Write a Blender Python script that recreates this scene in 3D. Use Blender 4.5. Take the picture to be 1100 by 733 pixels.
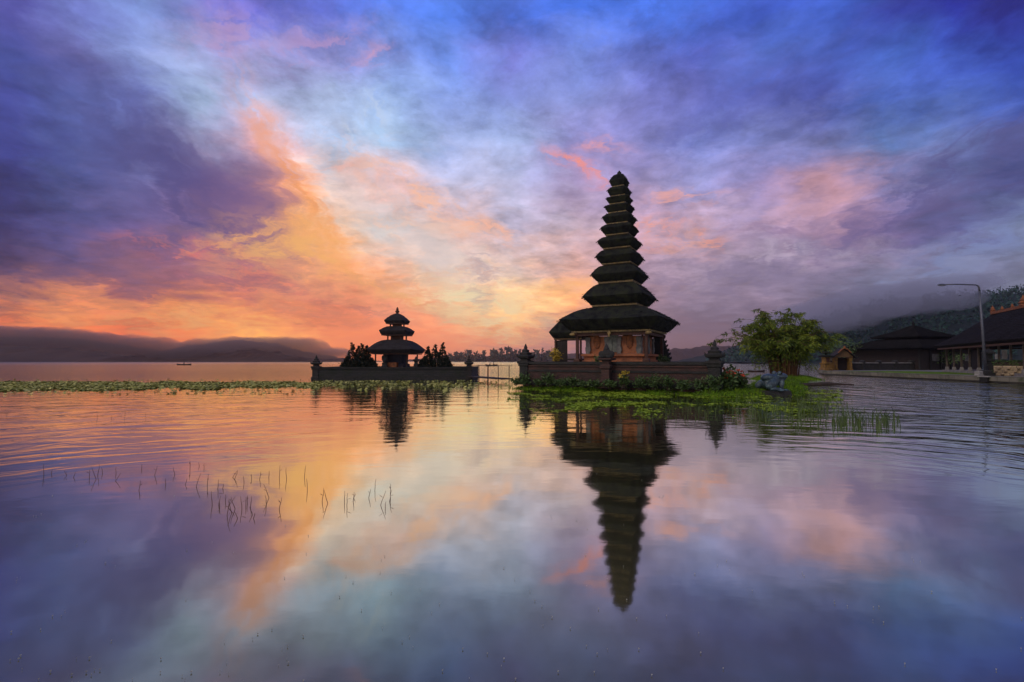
import bpy, bmesh, math, random
from mathutils import Vector, Matrix, noise as mn
R = math.radians
rnd = random.Random(7)
for o in list(bpy.data.objects): bpy.data.objects.remove(o, do_unlink=True)
scene = bpy.context.scene
col = scene.collection

# ------------------------------------------------------------------ camera
EYE = 1.8; PITCH = R(2.24); F = 550.0
cam_d = bpy.data.cameras.new('camera'); cam = bpy.data.objects.new('camera', cam_d); col.objects.link(cam)
cam.location = (0, 0, EYE); cam.rotation_euler = (R(90) + PITCH, 0, 0)
cam_d.sensor_width = 36; cam_d.lens = 18; cam_d.clip_start = 0.1; cam_d.clip_end = 20000
scene.camera = cam
scene.render.resolution_x = 1024; scene.render.resolution_y = 682
scene.view_settings.view_transform = 'Standard'; scene.view_settings.look = 'None'
scene.view_settings.exposure = 0.0; scene.view_settings.gamma = 1.0
scene.render.engine = 'CYCLES'

# ------------------------------------------------------------------ sky
SUN_EL, SUN_AZ = R(42), R(-125)           # azimuth measured from +Y towards +X; behind the camera, to light the fronts
world = bpy.data.worlds.new('World'); scene.world = world; world.use_nodes = True
try:
    world.cycles.sampling_method = 'MANUAL'; world.cycles.sample_map_resolution = 512
except Exception: pass

def lin(c):
    out = []
    for v in c[:3]:
        v = v / 255.0
        out.append(v / 12.92 if v <= 0.04045 else ((v + 0.055) / 1.055) ** 2.4)
    return tuple(out) + (1.0,)

class NT:
    """small node-tree writer"""
    def __init__(s, tree): s.t = tree; s.n = tree.nodes; s.l = tree.links
    def node(s, typ, **kw):
        n = s.n.new(typ)
        for k, v in kw.items(): setattr(n, k, v)
        return n
    def put(s, sock, v):
        if v is None: return
        if hasattr(v, 'is_output') or isinstance(v, bpy.types.NodeSocket): s.l.new(v, sock)
        else: sock.default_value = v
    def m(s, op, a, b=None, c=None, clamp=False):
        n = s.node('ShaderNodeMath', operation=op, use_clamp=clamp)
        s.put(n.inputs[0], a); s.put(n.inputs[1], b); s.put(n.inputs[2], c)
        return n.outputs[0]
    def v(s, op, a, b=None, scale=None):
        n = s.node('ShaderNodeVectorMath', operation=op)
        s.put(n.inputs[0], a); s.put(n.inputs[1], b)
        if scale is not None: s.put(n.inputs['Scale'], scale)
        return n.outputs['Value'] if op in ('LENGTH', 'DOT_PRODUCT', 'DISTANCE') else n.outputs[0]
    def sep(s, a):
        n = s.node('ShaderNodeSeparateXYZ'); s.put(n.inputs[0], a); return n.outputs
    def comb(s, x, y, z):
        n = s.node('ShaderNodeCombineXYZ')
        for i, q in enumerate((x, y, z)): s.put(n.inputs[i], q)
        return n.outputs[0]
    def noise(s, vec, scale, detail=4, rough=0.55, dist=0.0, col=False):
        n = s.node('ShaderNodeTexNoise')
        s.put(n.inputs['Vector'], vec); n.inputs['Scale'].default_value = scale
        n.inputs['Detail'].default_value = detail; n.inputs['Roughness'].default_value = rough
        n.inputs['Distortion'].default_value = dist
        return n.outputs['Color'] if col else n.outputs['Fac']
    def mix(s, f, a, b, blend='MIX'):
        n = s.node('ShaderNodeMix', data_type='RGBA', blend_type=blend)
        s.put(n.inputs[0], f); s.put(n.inputs[6], a); s.put(n.inputs[7], b)
        return n.outputs[2]
    def ramp(s, f, stops, interp='LINEAR'):
        n = s.node('ShaderNodeValToRGB'); cr = n.color_ramp; cr.interpolation = interp
        while len(cr.elements) < len(stops): cr.elements.new(0.5)
        for e, (p, c) in zip(cr.elements, stops): e.position = p
        for e, (p, c) in zip(cr.elements, stops): e.color = c
        s.put(n.inputs[0], f); return n.outputs[0]
    def smooth(s, x, a, b):
        n = s.node('ShaderNodeMapRange', interpolation_type='SMOOTHSTEP')
        s.put(n.inputs[0], x); n.inputs[1].default_value = a; n.inputs[2].default_value = b
        return n.outputs[0]
    def linr(s, x, a, b, c=0.0, d=1.0):
        n = s.node('ShaderNodeMapRange')
        s.put(n.inputs[0], x)
        for i, q in enumerate((a, b, c, d)): n.inputs[1 + i].default_value = q
        return n.outputs[0]

# cloud colours by bearing (columns) and height (rows, top row = highest)
SKY_X = [0, 69, 138, 206, 240, 275, 300, 325, 350, 412, 481, 550, 619, 688, 756, 825, 894, 962, 1031, 1100]
SKY_Y = [0, 49, 98, 146, 195, 244, 293, 318, 342, 365, 388]
SKY = [
 [(84,84,160),(78,90,168),(74,82,160),(66,72,146),(55,58,120),(55,55,115),(60,55,100),(100,76,105),(190,112,84),(225,125,75),(230,140,90)],
 [(110,120,190),(110,110,175),(90,105,175),(85,100,165),(75,85,145),(80,80,140),(85,75,120),(185,125,108),(225,152,100),(235,130,75),(235,150,95)],
 [(125,145,210),(135,150,210),(110,120,185),(105,110,170),(110,110,165),(100,90,145),(118,90,125),(185,115,112),(225,142,95),(235,120,70),(235,150,95)],
 [(120,120,205),(155,165,220),(160,180,220),(155,158,200),(115,110,165),(130,105,150),(155,102,125),(192,125,110),(240,170,105),(225,140,90),(225,150,100)],
 [(115,115,205),(157,160,220),(165,176,222),(175,160,192),(130,112,158),(138,106,146),(172,112,122),(205,130,108),(238,175,108),(240,165,100),(230,155,100)],
 [(110,112,205),(158,160,218),(168,180,222),(205,163,178),(148,110,140),(185,126,128),(205,122,112),(225,140,105),(238,178,110),(250,190,110),(235,160,100)],
 [(107,114,206),(152,154,215),(168,180,225),(195,175,195),(215,145,125),(250,175,108),(245,172,112),(225,138,105),(228,155,108),(252,185,110),(233,155,100)],
 [(104,114,207),(150,153,215),(169,182,226),(175,185,218),(252,188,145),(255,196,116),(245,175,112),(228,140,105),(228,150,105),(250,180,110),(230,150,100)],
 [(100,115,210),(148,152,216),(170,185,230),(165,185,225),(212,192,194),(250,200,160),(242,172,115),(220,140,105),(215,135,105),(235,150,100),(220,135,95)],
 [(90,125,225),(130,150,225),(150,175,230),(160,185,225),(222,182,184),(208,202,206),(238,168,126),(225,145,115),(225,145,115),(222,135,95),(215,130,95)],
 [(90,130,230),(115,145,230),(130,150,215),(145,160,210),(180,180,215),(236,192,182),(215,197,197),(225,180,150),(232,152,115),(215,140,110),(190,130,120)],
 [(85,115,212),(122,126,208),(130,144,212),(155,170,220),(170,172,210),(180,174,204),(205,184,186),(245,205,155),(254,202,132),(220,150,115),(150,110,130)],
 [(75,115,220),(120,140,220),(135,145,210),(145,142,200),(165,150,195),(190,170,192),(215,168,160),(245,180,125),(225,155,120),(170,125,130),(145,115,150)],
 [(85,125,235),(105,120,205),(125,130,205),(130,130,190),(150,140,185),(190,160,190),(172,148,178),(165,135,160),(152,126,150),(140,115,140),(135,110,135)],
 [(75,110,210),(90,100,185),(105,110,185),(110,120,185),(150,150,205),(190,165,195),(150,134,166),(142,126,158),(134,119,150),(140,110,128),(130,95,98)],
 [(70,95,195),(87,112,198),(87,97,177),(125,132,195),(155,142,195),(165,147,185),(135,122,155),(142,124,156),(130,114,146),(112,100,130),(96,90,112)],
 [(70,100,200),(75,95,180),(80,90,170),(130,135,195),(185,145,165),(165,135,165),(136,124,162),(126,119,157),(112,108,147),(96,96,130),(84,86,114)],
 [(65,75,175),(75,105,195),(85,110,195),(115,140,205),(140,130,180),(115,100,150),(128,124,163),(121,120,158),(108,108,145),(92,95,128),(80,84,110)],
 [(50,55,160),(70,95,195),(85,110,195),(105,120,180),(105,110,165),(95,95,150),(122,122,163),(116,116,156),(105,108,146),(90,95,126),(78,84,108)],
 [(45,45,130),(55,75,170),(65,90,180),(85,90,145),(75,80,140),(120,130,175),(110,110,145),(115,118,150),(110,115,145),(90,95,120),(75,80,105)],
]
ELMAX = R(60)
def build_world():
    nt = NT(world.node_tree); nt.n.clear()
    out = nt.node('ShaderNodeOutputWorld'); bg = nt.node('ShaderNodeBackground')
    d0 = nt.node('ShaderNodeTexCoord').outputs['Generated']
    # cloud-layer coordinates: the direction met with a flat layer overhead (streaks draw together at the horizon)
    x0, y0, z0 = nt.sep(d0)
    zz = nt.m('ADD', nt.m('MAXIMUM', z0, 0.0), 0.16)
    lay = nt.comb(nt.m('DIVIDE', x0, zz), nt.m('DIVIDE', y0, zz), 0.0)
    # turbulent edges
    w1 = nt.v('SUBTRACT', nt.noise(d0, 2.6, 2, 0.5, col=True), (0.5, 0.5, 0.5))
    w2 = nt.v('SUBTRACT', nt.noise(lay, 3.4, 7, 0.66, 0.35, col=True), (0.5, 0.5, 0.5))
    d = nt.v('ADD', d0, nt.v('SCALE', w1, None, 0.015))
    d = nt.v('ADD', d, nt.v('MULTIPLY', w2, (0.12, 0.09, 0.09)))
    w3 = nt.v('SUBTRACT', nt.noise(lay, 5.5, 7, 0.68, 0.3, col=True), (0.5, 0.5, 0.5))
    d = nt.v('ADD', d, nt.v('MULTIPLY', w3, (0.11, 0.085, 0.075)))
    d = nt.v('NORMALIZE', d)
    x, y, z = nt.sep(d)
    az = nt.m('ARCTAN2', x, y)
    el = nt.m('ARCSINE', z)
    elf = nt.m('DIVIDE', el, ELMAX, clamp=True)
    cols = []
    for X, c in zip(SKY_X, SKY):
        a = math.atan((X - 550) / F)
        stops = []
        for Y, rgb in zip(SKY_Y, c):
            e = math.atan((388 - Y) / F * math.cos(a))
            stops.append((max(0.0, e / ELMAX), lin(rgb)))
        stops.append((0.98, lin((118, 124, 178))))
        stops.sort(key=lambda q: q[0])
        cols.append((a, stops))
    # (each column is made to follow the one before it, which keeps the shader's memory small)
    cur = nt.ramp(elf, cols[0][1], 'LINEAR')
    for (a0, _), (a1, st) in zip(cols[:-1], cols[1:]):
        tie = nt.m('MULTIPLY', nt.sep(cur)[0], 1e-7)
        c1 = nt.ramp(nt.m('ADD', elf, tie), st, 'LINEAR')
        cur = nt.mix(nt.linr(nt.m('ADD', az, tie), a0, a1), cur, c1)
    # the half of the sky behind the camera: pale morning cloud
    back = nt.ramp(elf, [(0.0, lin((178, 165, 182))), (0.35, lin((165, 165, 198))), (1.0, lin((118, 124, 178)))])
    cur = nt.mix(nt.smooth(nt.m('ABSOLUTE', az), R(50), R(95)), cur, back)
    # light and dark inside the cloud
    n1 = nt.noise(lay, 2.3, 6, 0.62, 0.5)
    n2 = nt.noise(lay, 7.5, 6, 0.6, 0.25)
    f = nt.m('ADD', nt.m('MULTIPLY', nt.m('SUBTRACT', n1, 0.5), 0.8), nt.m('MULTIPLY', nt.m('SUBTRACT', n2, 0.5), 1.0))
    low = nt.smooth(z0, 0.0, 0.12)
    n3 = nt.noise(nt.v('ADD', nt.v('MULTIPLY', d0, (1.0, 1.0, 1.7)), nt.v('SCALE', w2, None, 0.12)), 7.0, 7, 0.63, 0.2)
    f = nt.m('ADD', f, nt.m('MULTIPLY', nt.m('SUBTRACT', n3, 0.5), 1.6))
    f = nt.m('ADD', 1.10, nt.m('MULTIPLY', f, low))
    cur = nt.v('SCALE', cur, None, f)
    # the glow of the hidden sunlight low over the far shore
    glow = nt.m('MULTIPLY', nt.smooth(el, 0.30, 0.02), nt.smooth(az, 0.30, -0.02))
    cur = nt.v('MULTIPLY', cur, nt.v('ADD', (1, 1, 1), nt.v('SCALE', (0.40, 0.24, 0.06), None, glow)))
    # contrast of thick against thin cloud
    gm = nt.node('ShaderNodeGamma'); nt.put(gm.inputs[0], cur); gm.inputs[1].default_value = 1.15; cur = nt.v('MULTIPLY', gm.outputs[0], nt.v('ADD', (1.20, 1.18, 1.03), nt.v('SCALE', (0.0, 0.03, -0.08), None, nt.m('MULTIPLY', nt.smooth(el, 0.34, 0.05), nt.smooth(az, 0.05, 0.3)))))
    # lit streaks of high cloud
    w_s = nt.v('ADD', d0, nt.v('SCALE', w2, None, 0.10))
    def streak(cur, px, py, lx, ly, ang, rgb, amt, sc=6.0, lo=0.47, hi=0.62):
        a = math.atan((px - 550) / F); e = math.atan((388 - py) / F * math.cos(a))
        c, s_ = math.cos(R(ang)), math.sin(R(ang))
        w = nt.v('ADD', w_s, nt.v('SCALE', cur, None, 1e-7))
        wx, wy, wz = nt.sep(w)
        da = nt.m('SUBTRACT', nt.m('ARCTAN2', wx, wy), a); de = nt.m('SUBTRACT', nt.m('ARCSINE', wz), e)
        u = nt.m('DIVIDE', nt.m('ADD', nt.m('MULTIPLY', da, c), nt.m('MULTIPLY', de, s_)), lx / F)
        v = nt.m('DIVIDE', nt.m('SUBTRACT', nt.m('MULTIPLY', de, c), nt.m('MULTIPLY', da, s_)), ly / F)
        r2 = nt.m('ADD', nt.m('MULTIPLY', u, u), nt.m('MULTIPLY', v, v))
        g = nt.m('POWER', 2.718, nt.m('MULTIPLY', r2, -1.0))
        nz = nt.smooth(nt.noise(nt.comb(nt.m('MULTIPLY', u, lx / 60), nt.m('MULTIPLY', v, ly / 22), px * 0.37), sc * 0.35, 4, 0.6, 0.6), lo - 0.07, hi)
        return nt.mix(nt.m('MULTIPLY', nt.m('MULTIPLY', g, nz), amt, clamp=True), cur, lin(rgb))
    for q in [(205, 210, 115, 46, -36, (72,70,130), .85, 3.0, .30, .5), (272, 228, 62, 30, -45, (120,92,138), .9, 4.0, .28, .48),
              (430, 245, 80, 40, -20, (205,208,218), .55, 4.0, .35, .55), (322, 200, 84, 12, -57, (255,165,96), 1.0, 7.0, .40, .60), (285, 148, 34, 9, -38, (245,170,140), .8, 5.0, .36, .56),
              (335, 255, 40, 24, -50, (255,176,98), .8, 5.0, .36, .58), (440, 318, 110, 9, -20, (255,178,100), .9, 5.0, .38, .58), (300, 335, 190, 16, -2, (238,128,78), .6, 6.0, .42, .6),
              (120, 328, 120, 14, -3, (238,150,90), .6, 6.0, .40, .6),
              (235, 300, 90, 10, -4, (160,105,118), .75, 6.0, .40, .58), (105, 305, 110, 12, 4, (128,88,112), .75, 6.0, .40, .58), (390, 333, 100, 7, -3, (185,112,105), .7, 6.0, .42, .6), (430, 300, 70, 7, 5, (205,135,120), .6, 6.0, .42, .6), (60, 345, 110, 6, -2, (180,95,70), .6, 6.0, .42, .6),
              (510, 322, 66, 26, -6, (255,236,186), .95, 4.0, .32, .5), (480, 280, 52, 24, -20, (226,214,212), .6, 4.0, .34, .54), (620, 350, 60, 12, 4, (175,130,135), .7, 5.0, .38, .56), (740, 350, 110, 20, 0, (120,98,118), .6, 4.0, .36, .56),
              (455, 212, 90, 16, -24, (255,196,165), .95), (520, 243, 44, 11, -12, (255,190,160), .9),
              (430, 238, 60, 10, -3, (250,205,180), .7), (345, 185, 45, 8, 16, (250,185,165), .7),
              (508, 289, 26, 6, 6, (255,190,140), .9), (180, 268, 28, 6, -4, (240,125,105), .9),
              (230, 268, 24, 7, -4, (235,130,110), .7), (275, 252, 40, 18, 20, (255,180,110), .8),
              (300, 268, 60, 20, 6, (255,190,105), .7), (265, 290, 40, 6, -8, (245,140,105), .7),
              (622, 178, 34, 7, -28, (255,150,125), .95), (650, 158, 22, 7, -12, (250,165,155), .7),
              (735, 213, 34, 9, 4, (255,175,150), .75), (700, 249, 34, 12, 0, (255,165,130), .85),
              (766, 258, 14, 16, 0, (255,165,130), .8), (730, 258, 40, 12, 0, (240,175,155), .6),
              (395, 52, 20, 8, 10, (225,165,190), .6), (340, 35, 50, 12, 20, (195,155,200), .6),
              (240, 35, 40, 16, 15, (195,160,205), .6), (380, 300, 90, 10, -4, (250,165,110), .6),
              (450, 322, 120, 12, 6, (250,160,115), .6), (330, 318, 60, 9, 8, (250,165,115), .6),
              (200, 345, 60, 14, 3, (255,190,120), .6), (545, 345, 44, 22, 0, (255,232,180), .85),
              (590, 318, 46, 14, 16, (255,190,120), .7), (900, 268, 60, 9, -10, (185,175,200), .6),
              (880, 215, 50, 26, 10, (215,165,175), .5), (1010, 300, 80, 12, 22, (140,150,190), .7),
              (1040, 175, 130, 20, 26, (88,86,140), .8), (1060, 258, 70, 14, 26, (128,142,190), .7), (770, 300, 95, 26, 0, (132,118,152), .6), (850, 245, 60, 12, -6, (140,115,155), .6), (990, 228, 80, 16, 12, (100,88,138), .6), (850, 272, 50, 8, -5, (205,185,205), .6), (780, 120, 90, 20, 20, (95,100,178), .5),
              (520, 300, 20, 34, 0, (150,125,150), .5), (295, 205, 30, 22, -40, (160,112,135), .5),
              (400, 125, 22, 16, -60, (200,215,240), .7), (370, 140, 16, 8, -50, (215,220,235), .6)]:
        cur = streak(cur, *q)
    # the clear air between the clouds
    sky = nt.node('ShaderNodeTexSky', sky_type='NISHITA', sun_disc=False)
    sky.sun_elevation = SUN_EL; sky.sun_rotation = SUN_AZ
    blue = nt.v('SCALE', sky.outputs[0], None, 0.07)
    cur = nt.mix(0.96, blue, cur)
    nt.l.new(cur, bg.inputs['Color']); bg.inputs['Strength'].default_value = 1.0
    nt.l.new(bg.outputs[0], out.inputs['Surface'])
build_world()

sd = bpy.data.lights.new('fill_sun', 'SUN'); fill_sun = bpy.data.objects.new('fill_sun', sd); col.objects.link(fill_sun)
sd.energy = 1.3; sd.angle = R(25); sd.color = (1.0, 0.86, 0.74)  # added fill from behind the camera, standing in for bright cloud
fill_sun.rotation_euler = Vector((math.sin(SUN_AZ) * math.cos(SUN_EL), math.cos(SUN_AZ) * math.cos(SUN_EL), math.sin(SUN_EL))).to_track_quat('Z', 'Y').to_euler()

# ------------------------------------------------------------------ helpers
def P(px, py, Y):
    u = (px - 550) / F; v = (366.5 - py) / F
    dy = math.cos(PITCH) - v * math.sin(PITCH); dz = math.sin(PITCH) + v * math.cos(PITCH)
    k = Y / dy
    return Vector((u * k, Y, EYE + dz * k))
def W(px, py, z=0.0):
    """point where the line of sight through (px,py) meets height z"""
    u = (px - 550) / F; v = (366.5 - py) / F
    dy = math.cos(PITCH) - v * math.sin(PITCH); dz = math.sin(PITCH) + v * math.cos(PITCH)
    k = (z - EYE) / dz
    return Vector((u * k, dy * k, z))

class MB:
    def __init__(s): s.v = []; s.f = []
    def add(s, vs, fs, M=None):
        b = len(s.v)
        s.v += [tuple(M @ Vector(q)) if M is not None else tuple(q) for q in vs]
        s.f += [tuple(b + i for i in f) for f in fs]
    def box(s, c, size, rz=0.0, taper=1.0):
        cx, cy, cz = c; hx, hy, hz = size[0] / 2, size[1] / 2, size[2] / 2
        vs = []
        for z, k in ((-hz, 1.0), (hz, taper)):
            for x, y in ((-hx, -hy), (hx, -hy), (hx, hy), (-hx, hy)):
                x2, y2 = x * k, y * k
                vs.append((cx + x2 * math.cos(rz) - y2 * math.sin(rz), cy + x2 * math.sin(rz) + y2 * math.cos(rz), cz + z))
        s.add(vs, [(3, 2, 1, 0), (4, 5, 6, 7), (0, 1, 5, 4), (1, 2, 6, 5), (2, 3, 7, 6), (3, 0, 4, 7)])
    def lathe(s, prof, c=(0, 0, 0), n=16, sq=False):
        vs = []
        for r, z in prof:
            for i in range(n):
                a = 2 * math.pi * (i + (0.5 if sq else 0)) / n
                vs.append((c[0] + r * math.cos(a), c[1] + r * math.sin(a), c[2] + z))
        fs = []
        for j in range(len(prof) - 1):
            for i in range(n):
                k = (i + 1) % n
                fs.append((j * n + i, j * n + k, (j + 1) * n + k, (j + 1) * n + i))
        fs.append(tuple(range(n - 1, -1, -1))); fs.append(tuple((len(prof) - 1) * n + i for i in range(n)))
        s.add(vs, fs)
    def sqlathe(s, prof, c=(0, 0, 0), rz=0.0):
        """stepped square profile, prof = (half width, z)"""
        vs = []
        for r, z in prof:
            for x, y in ((-r, -r), (r, -r), (r, r), (-r, r)):
                vs.append((c[0] + x * math.cos(rz) - y * math.sin(rz), c[1] + x * math.sin(rz) + y * math.cos(rz), c[2] + z))
        fs = []
        for j in range(len(prof) - 1):
            for i in range(4):
                k = (i + 1) % 4
                fs.append((j * 4 + i, j * 4 + k, (j + 1) * 4 + k, (j + 1) * 4 + i))
        fs.append((3, 2, 1, 0)); b = (len(prof) - 1) * 4; fs.append((b, b + 1, b + 2, b + 3))
        s.add(vs, fs)
    def tube(s, pts, rad, n=8):
        pts = [Vector(p) for p in pts]
        if not hasattr(rad, '__len__'): rad = [rad] * len(pts)
        vs = []; fs = []
        for i, p in enumerate(pts):
            t = (pts[min(i + 1, len(pts) - 1)] - pts[max(i - 1, 0)]).normalized()
            up = Vector((0, 0, 1)) if abs(t.z) < 0.9 else Vector((1, 0, 0))
            a = t.cross(up).normalized(); b = t.cross(a).normalized()
            for k in range(n):
                q = 2 * math.pi * k / n
                vs.append(p + (a * math.cos(q) + b * math.sin(q)) * rad[i])
        for i in range(len(pts) - 1):
            for k in range(n):
                m = (k + 1) % n
                fs.append((i * n + k, (i + 1) * n + k, (i + 1) * n + m, i * n + m))
        fs.append(tuple(range(n))); fs.append(tuple((len(pts) - 1) * n + k for k in range(n - 1, -1, -1)))
        s.add(vs, fs)
    def ell(s, c, r, rot=None, n=14, m=9):
        vs = [(0, 0, -1)]; fs = []
        for j in range(1, m):
            t = math.pi * j / m
            for i in range(n):
                a = 2 * math.pi * i / n
                vs.append((math.sin(t) * math.cos(a), math.sin(t) * math.sin(a), -math.cos(t)))
        vs.append((0, 0, 1)); L = len(vs) - 1
        for i in range(n):
            k = (i + 1) % n
            fs.append((0, 1 + k, 1 + i)); fs.append((L, L - n + i, L - n + k))
            for j in range(m - 2):
                b = 1 + j * n
                fs.append((b + i, b + k, b + n + k, b + n + i))
        M = Matrix.Translation(Vector(c)) @ (rot.to_matrix().to_4x4() if rot is not None else Matrix.Identity(4)) @ Matrix.Diagonal((r[0], r[1], r[2], 1))
        s.add(vs, fs, M)
    def leaf(s, p, d, L, w, up=None):
        p = Vector(p); d = Vector(d).normalized()
        side = d.cross(Vector((rnd.uniform(-1, 1), rnd.uniform(-1, 1), rnd.uniform(-1, 1))))
        if side.length < 1e-3: side = Vector((1, 0, 0))
        side.normalize()
        m = p + d * L * 0.45
        s.add([p, m + side * w / 2, p + d * L, m - side * w / 2], [(0, 1, 2, 3)])
    def blade(s, p, d, L, w):
        p = Vector(p); d = Vector(d)
        a = rnd.uniform(0, 6.28); sd_ = Vector((math.cos(a), math.sin(a), 0)) * w / 2
        m = p + Vector((d.x * 0.3, d.y * 0.3, d.z)) * L * 0.55; t = p + (d + Vector((d.x, d.y, 0))) * L
        s.add([p - sd_, p + sd_, m + sd_ * 0.8, t, m - sd_ * 0.8], [(0, 1, 2, 4), (4, 2, 3)])
    def build(s, name, mat, parent=None, smooth=False, loc=None, rz=None):
        me = bpy.data.meshes.new(name); me.from_pydata(s.v, [], s.f); me.update()
        if smooth: me.polygons.foreach_set('use_smooth', [True] * len(me.polygons))
        o = bpy.data.objects.new(name, me); col.objects.link(o)
        if mat: me.materials.append(mat)
        if parent is not None: o.parent = parent
        if loc is not None: o.location = loc
        if rz is not None: o.rotation_euler = (0, 0, rz)
        return o

def tag(o, label=None, cat=None, group=None, kind=None):
    if label: o['label'] = label
    if cat: o['category'] = cat
    if group: o['group'] = group
    if kind: o['kind'] = kind
    return o
def thing(name, label, cat, loc=(0, 0, 0), rz=0.0, group=None):
    o = bpy.data.objects.new(name, None); col.objects.link(o)
    o.location = loc; o.rotation_euler = (0, 0, rz); o.empty_display_size = 0.2
    return tag(o, label, cat, group)
def copy_tree(o, parent=None):
    c = o.copy(); col.objects.link(c)
    if parent is not None: c.parent = parent
    for ch in list(o.children): copy_tree(ch, c)
    return c
def bevel(o, w, seg=2):
    m = o.modifiers.new('bevel', 'BEVEL'); m.width = w; m.segments = seg; m.limit_method = 'ANGLE'
    return o

# ------------------------------------------------------------------ materials
def mat(name, c1, c2=None, scale=4.0, rough=0.85, bump=0.0, bscale=None, detail=6, spec=0.3, coord='Object', stretch=None, island=False, metal=0.0, c3=None):
    m = bpy.data.materials.new(name); m.use_nodes = True; nt = NT(m.node_tree)
    b = nt.n['Principled BSDF']
    b.inputs['Roughness'].default_value = rough; b.inputs['Metallic'].default_value = metal
    b.inputs['Specular IOR Level'].default_value = spec
    co = nt.node('ShaderNodeTexCoord').outputs[coord]
    if stretch: co = nt.v('MULTIPLY', co, stretch)
    c2 = c2 or tuple(q * 0.6 for q in c1)
    n = nt.noise(co, scale, detail, 0.6, 0.3)
    if island:
        g = nt.node('ShaderNodeNewGeometry').outputs['Random Per Island']
        n = nt.m('ADD', nt.m('MULTIPLY', g, 0.6), nt.m('MULTIPLY', nt.smooth(n, 0.35, 0.65), 0.4))
    else:
        n = nt.smooth(n, 0.3, 0.7)
    if c3:
        c = nt.ramp(n, [(0.0, c1 + (1,)), (0.5, c2 + (1,)), (1.0, c3 + (1,))])
    else:
        c = nt.mix(n, c1 + (1,), c2 + (1,))
    nt.l.new(c, b.inputs['Base Color'])
    if bump:
        bn = nt.node('ShaderNodeBump'); bn.inputs['Strength'].default_value = 1.0; bn.inputs['Distance'].default_value = bump
        nt.l.new(nt.noise(co, bscale or scale * 4, 6, 0.65), bn.inputs['Height'])
        nt.l.new(bn.outputs[0], b.inputs['Normal'])
    return m

def brick_mat(name, c1, c2, mortar, sx, sy, rough=0.9, stain=(0.03, 0.035, 0.02)):
    m = bpy.data.materials.new(name); m.use_nodes = True; nt = NT(m.node_tree)
    b = nt.n['Principled BSDF']; b.inputs['Roughness'].default_value = rough; b.inputs['Specular IOR Level'].default_value = 0.25
    co = nt.node('ShaderNodeTexCoord').outputs['Object']
    x, y, z = nt.sep(co)
    u = nt.m('ADD', x, y)
    br = nt.node('ShaderNodeTexBrick'); nt.l.new(nt.comb(u, z, 0.0), br.inputs['Vector'])
    br.inputs['Color1'].default_value = c1 + (1,); br.inputs['Color2'].default_value = c2 + (1,); br.inputs['Mortar'].default_value = mortar + (1,)
    br.inputs['Scale'].default_value = 1.0; br.inputs['Brick Width'].default_value = sx; br.inputs['Row Height'].default_value = sy
    br.inputs['Mortar Size'].default_value = 0.012; br.inputs['Bias'].default_value = -0.1
    n = nt.noise(co, 1.3, 7, 0.65)
    c = nt.mix(nt.m('MULTIPLY', nt.smooth(n, 0.42, 0.7), 0.75), br.outputs['Color'], stain + (1,))
    nt.l.new(c, b.inputs['Base Color'])
    bn = nt.node('ShaderNodeBump'); bn.inputs['Distance'].default_value = 0.03
    nt.l.new(nt.m('ADD', nt.m('MULTIPLY', br.outputs['Fac'], -0.5), nt.noise(co, 14, 5, 0.6)), bn.inputs['Height'])
    nt.l.new(bn.outputs[0], b.inputs['Normal'])
    return m

M_thatch = mat('black_thatch', (0.006, 0.0065, 0.007), (0.018, 0.020, 0.016), 2.2, 0.9, 0.09, 18, stretch=(1, 1, 0.4), spec=0.15, c3=(0.026, 0.030, 0.014))
M_thatch2 = mat('grey_thatch', (0.010, 0.009, 0.010), (0.022, 0.019, 0.02), 2.0, 0.9, 0.05, 16, stretch=(1, 1, 0.3))
M_gold = mat('aged_gilding', (0.30, 0.20, 0.05), (0.10, 0.065, 0.03), 6.0, 0.5, 0.02, 30, spec=0.5)
M_golddk = mat('dark_gilt_carving', (0.16, 0.09, 0.03), (0.05, 0.03, 0.018), 14.0, 0.6, 0.03, 40)
M_wood = mat('dark_timber', (0.024, 0.015, 0.012), (0.013, 0.010, 0.009), 5.0, 0.7, 0.01, 30, stretch=(1, 1, 0.2))
M_redwood = mat('red_brown_timber', (0.075, 0.028, 0.016), (0.04, 0.018, 0.012), 5.0, 0.65, 0.01, 30)
M_brick = brick_mat('orange_red_brick', (0.50, 0.15, 0.045), (0.38, 0.11, 0.04), (0.22, 0.15, 0.10), 0.22, 0.07, stain=(0.12, 0.05, 0.03))
M_brickwall = brick_mat('dark_red_brick_wall', (0.085, 0.038, 0.03), (0.055, 0.03, 0.026), (0.04, 0.036, 0.034), 0.30, 0.085, stain=(0.025, 0.024, 0.018))
M_stone = mat('grey_carved_stone', (0.19, 0.18, 0.16), (0.09, 0.088, 0.08), 4.0, 0.9, 0.05, 18)
M_stonedk = mat('dark_mossy_stone', (0.034, 0.031, 0.030), (0.018, 0.02, 0.017), 3.0, 0.92, 0.06, 14)
M_stonewall = brick_mat('dark_stone_block_wall', (0.036, 0.035, 0.034), (0.026, 0.027, 0.025), (0.02, 0.02, 0.02), 0.5, 0.18, stain=(0.02, 0.026, 0.016))
M_tan = brick_mat('tan_rubble_wall', (0.42, 0.32, 0.19), (0.30, 0.23, 0.14), (0.10, 0.08, 0.06), 0.55, 0.24, stain=(0.10, 0.08, 0.04))
M_concrete = mat('grey_concrete', (0.24, 0.23, 0.21), (0.14, 0.135, 0.125), 2.0, 0.85, 0.01, 20)
M_yellow = mat('yellow_ochre_paint', (0.24, 0.13, 0.022), (0.08, 0.045, 0.018), 4.0, 0.7)
M_terra = mat('orange_terracotta', (0.26, 0.085, 0.025), (0.10, 0.04, 0.02), 5.0, 0.8, 0.02, 20)
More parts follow.
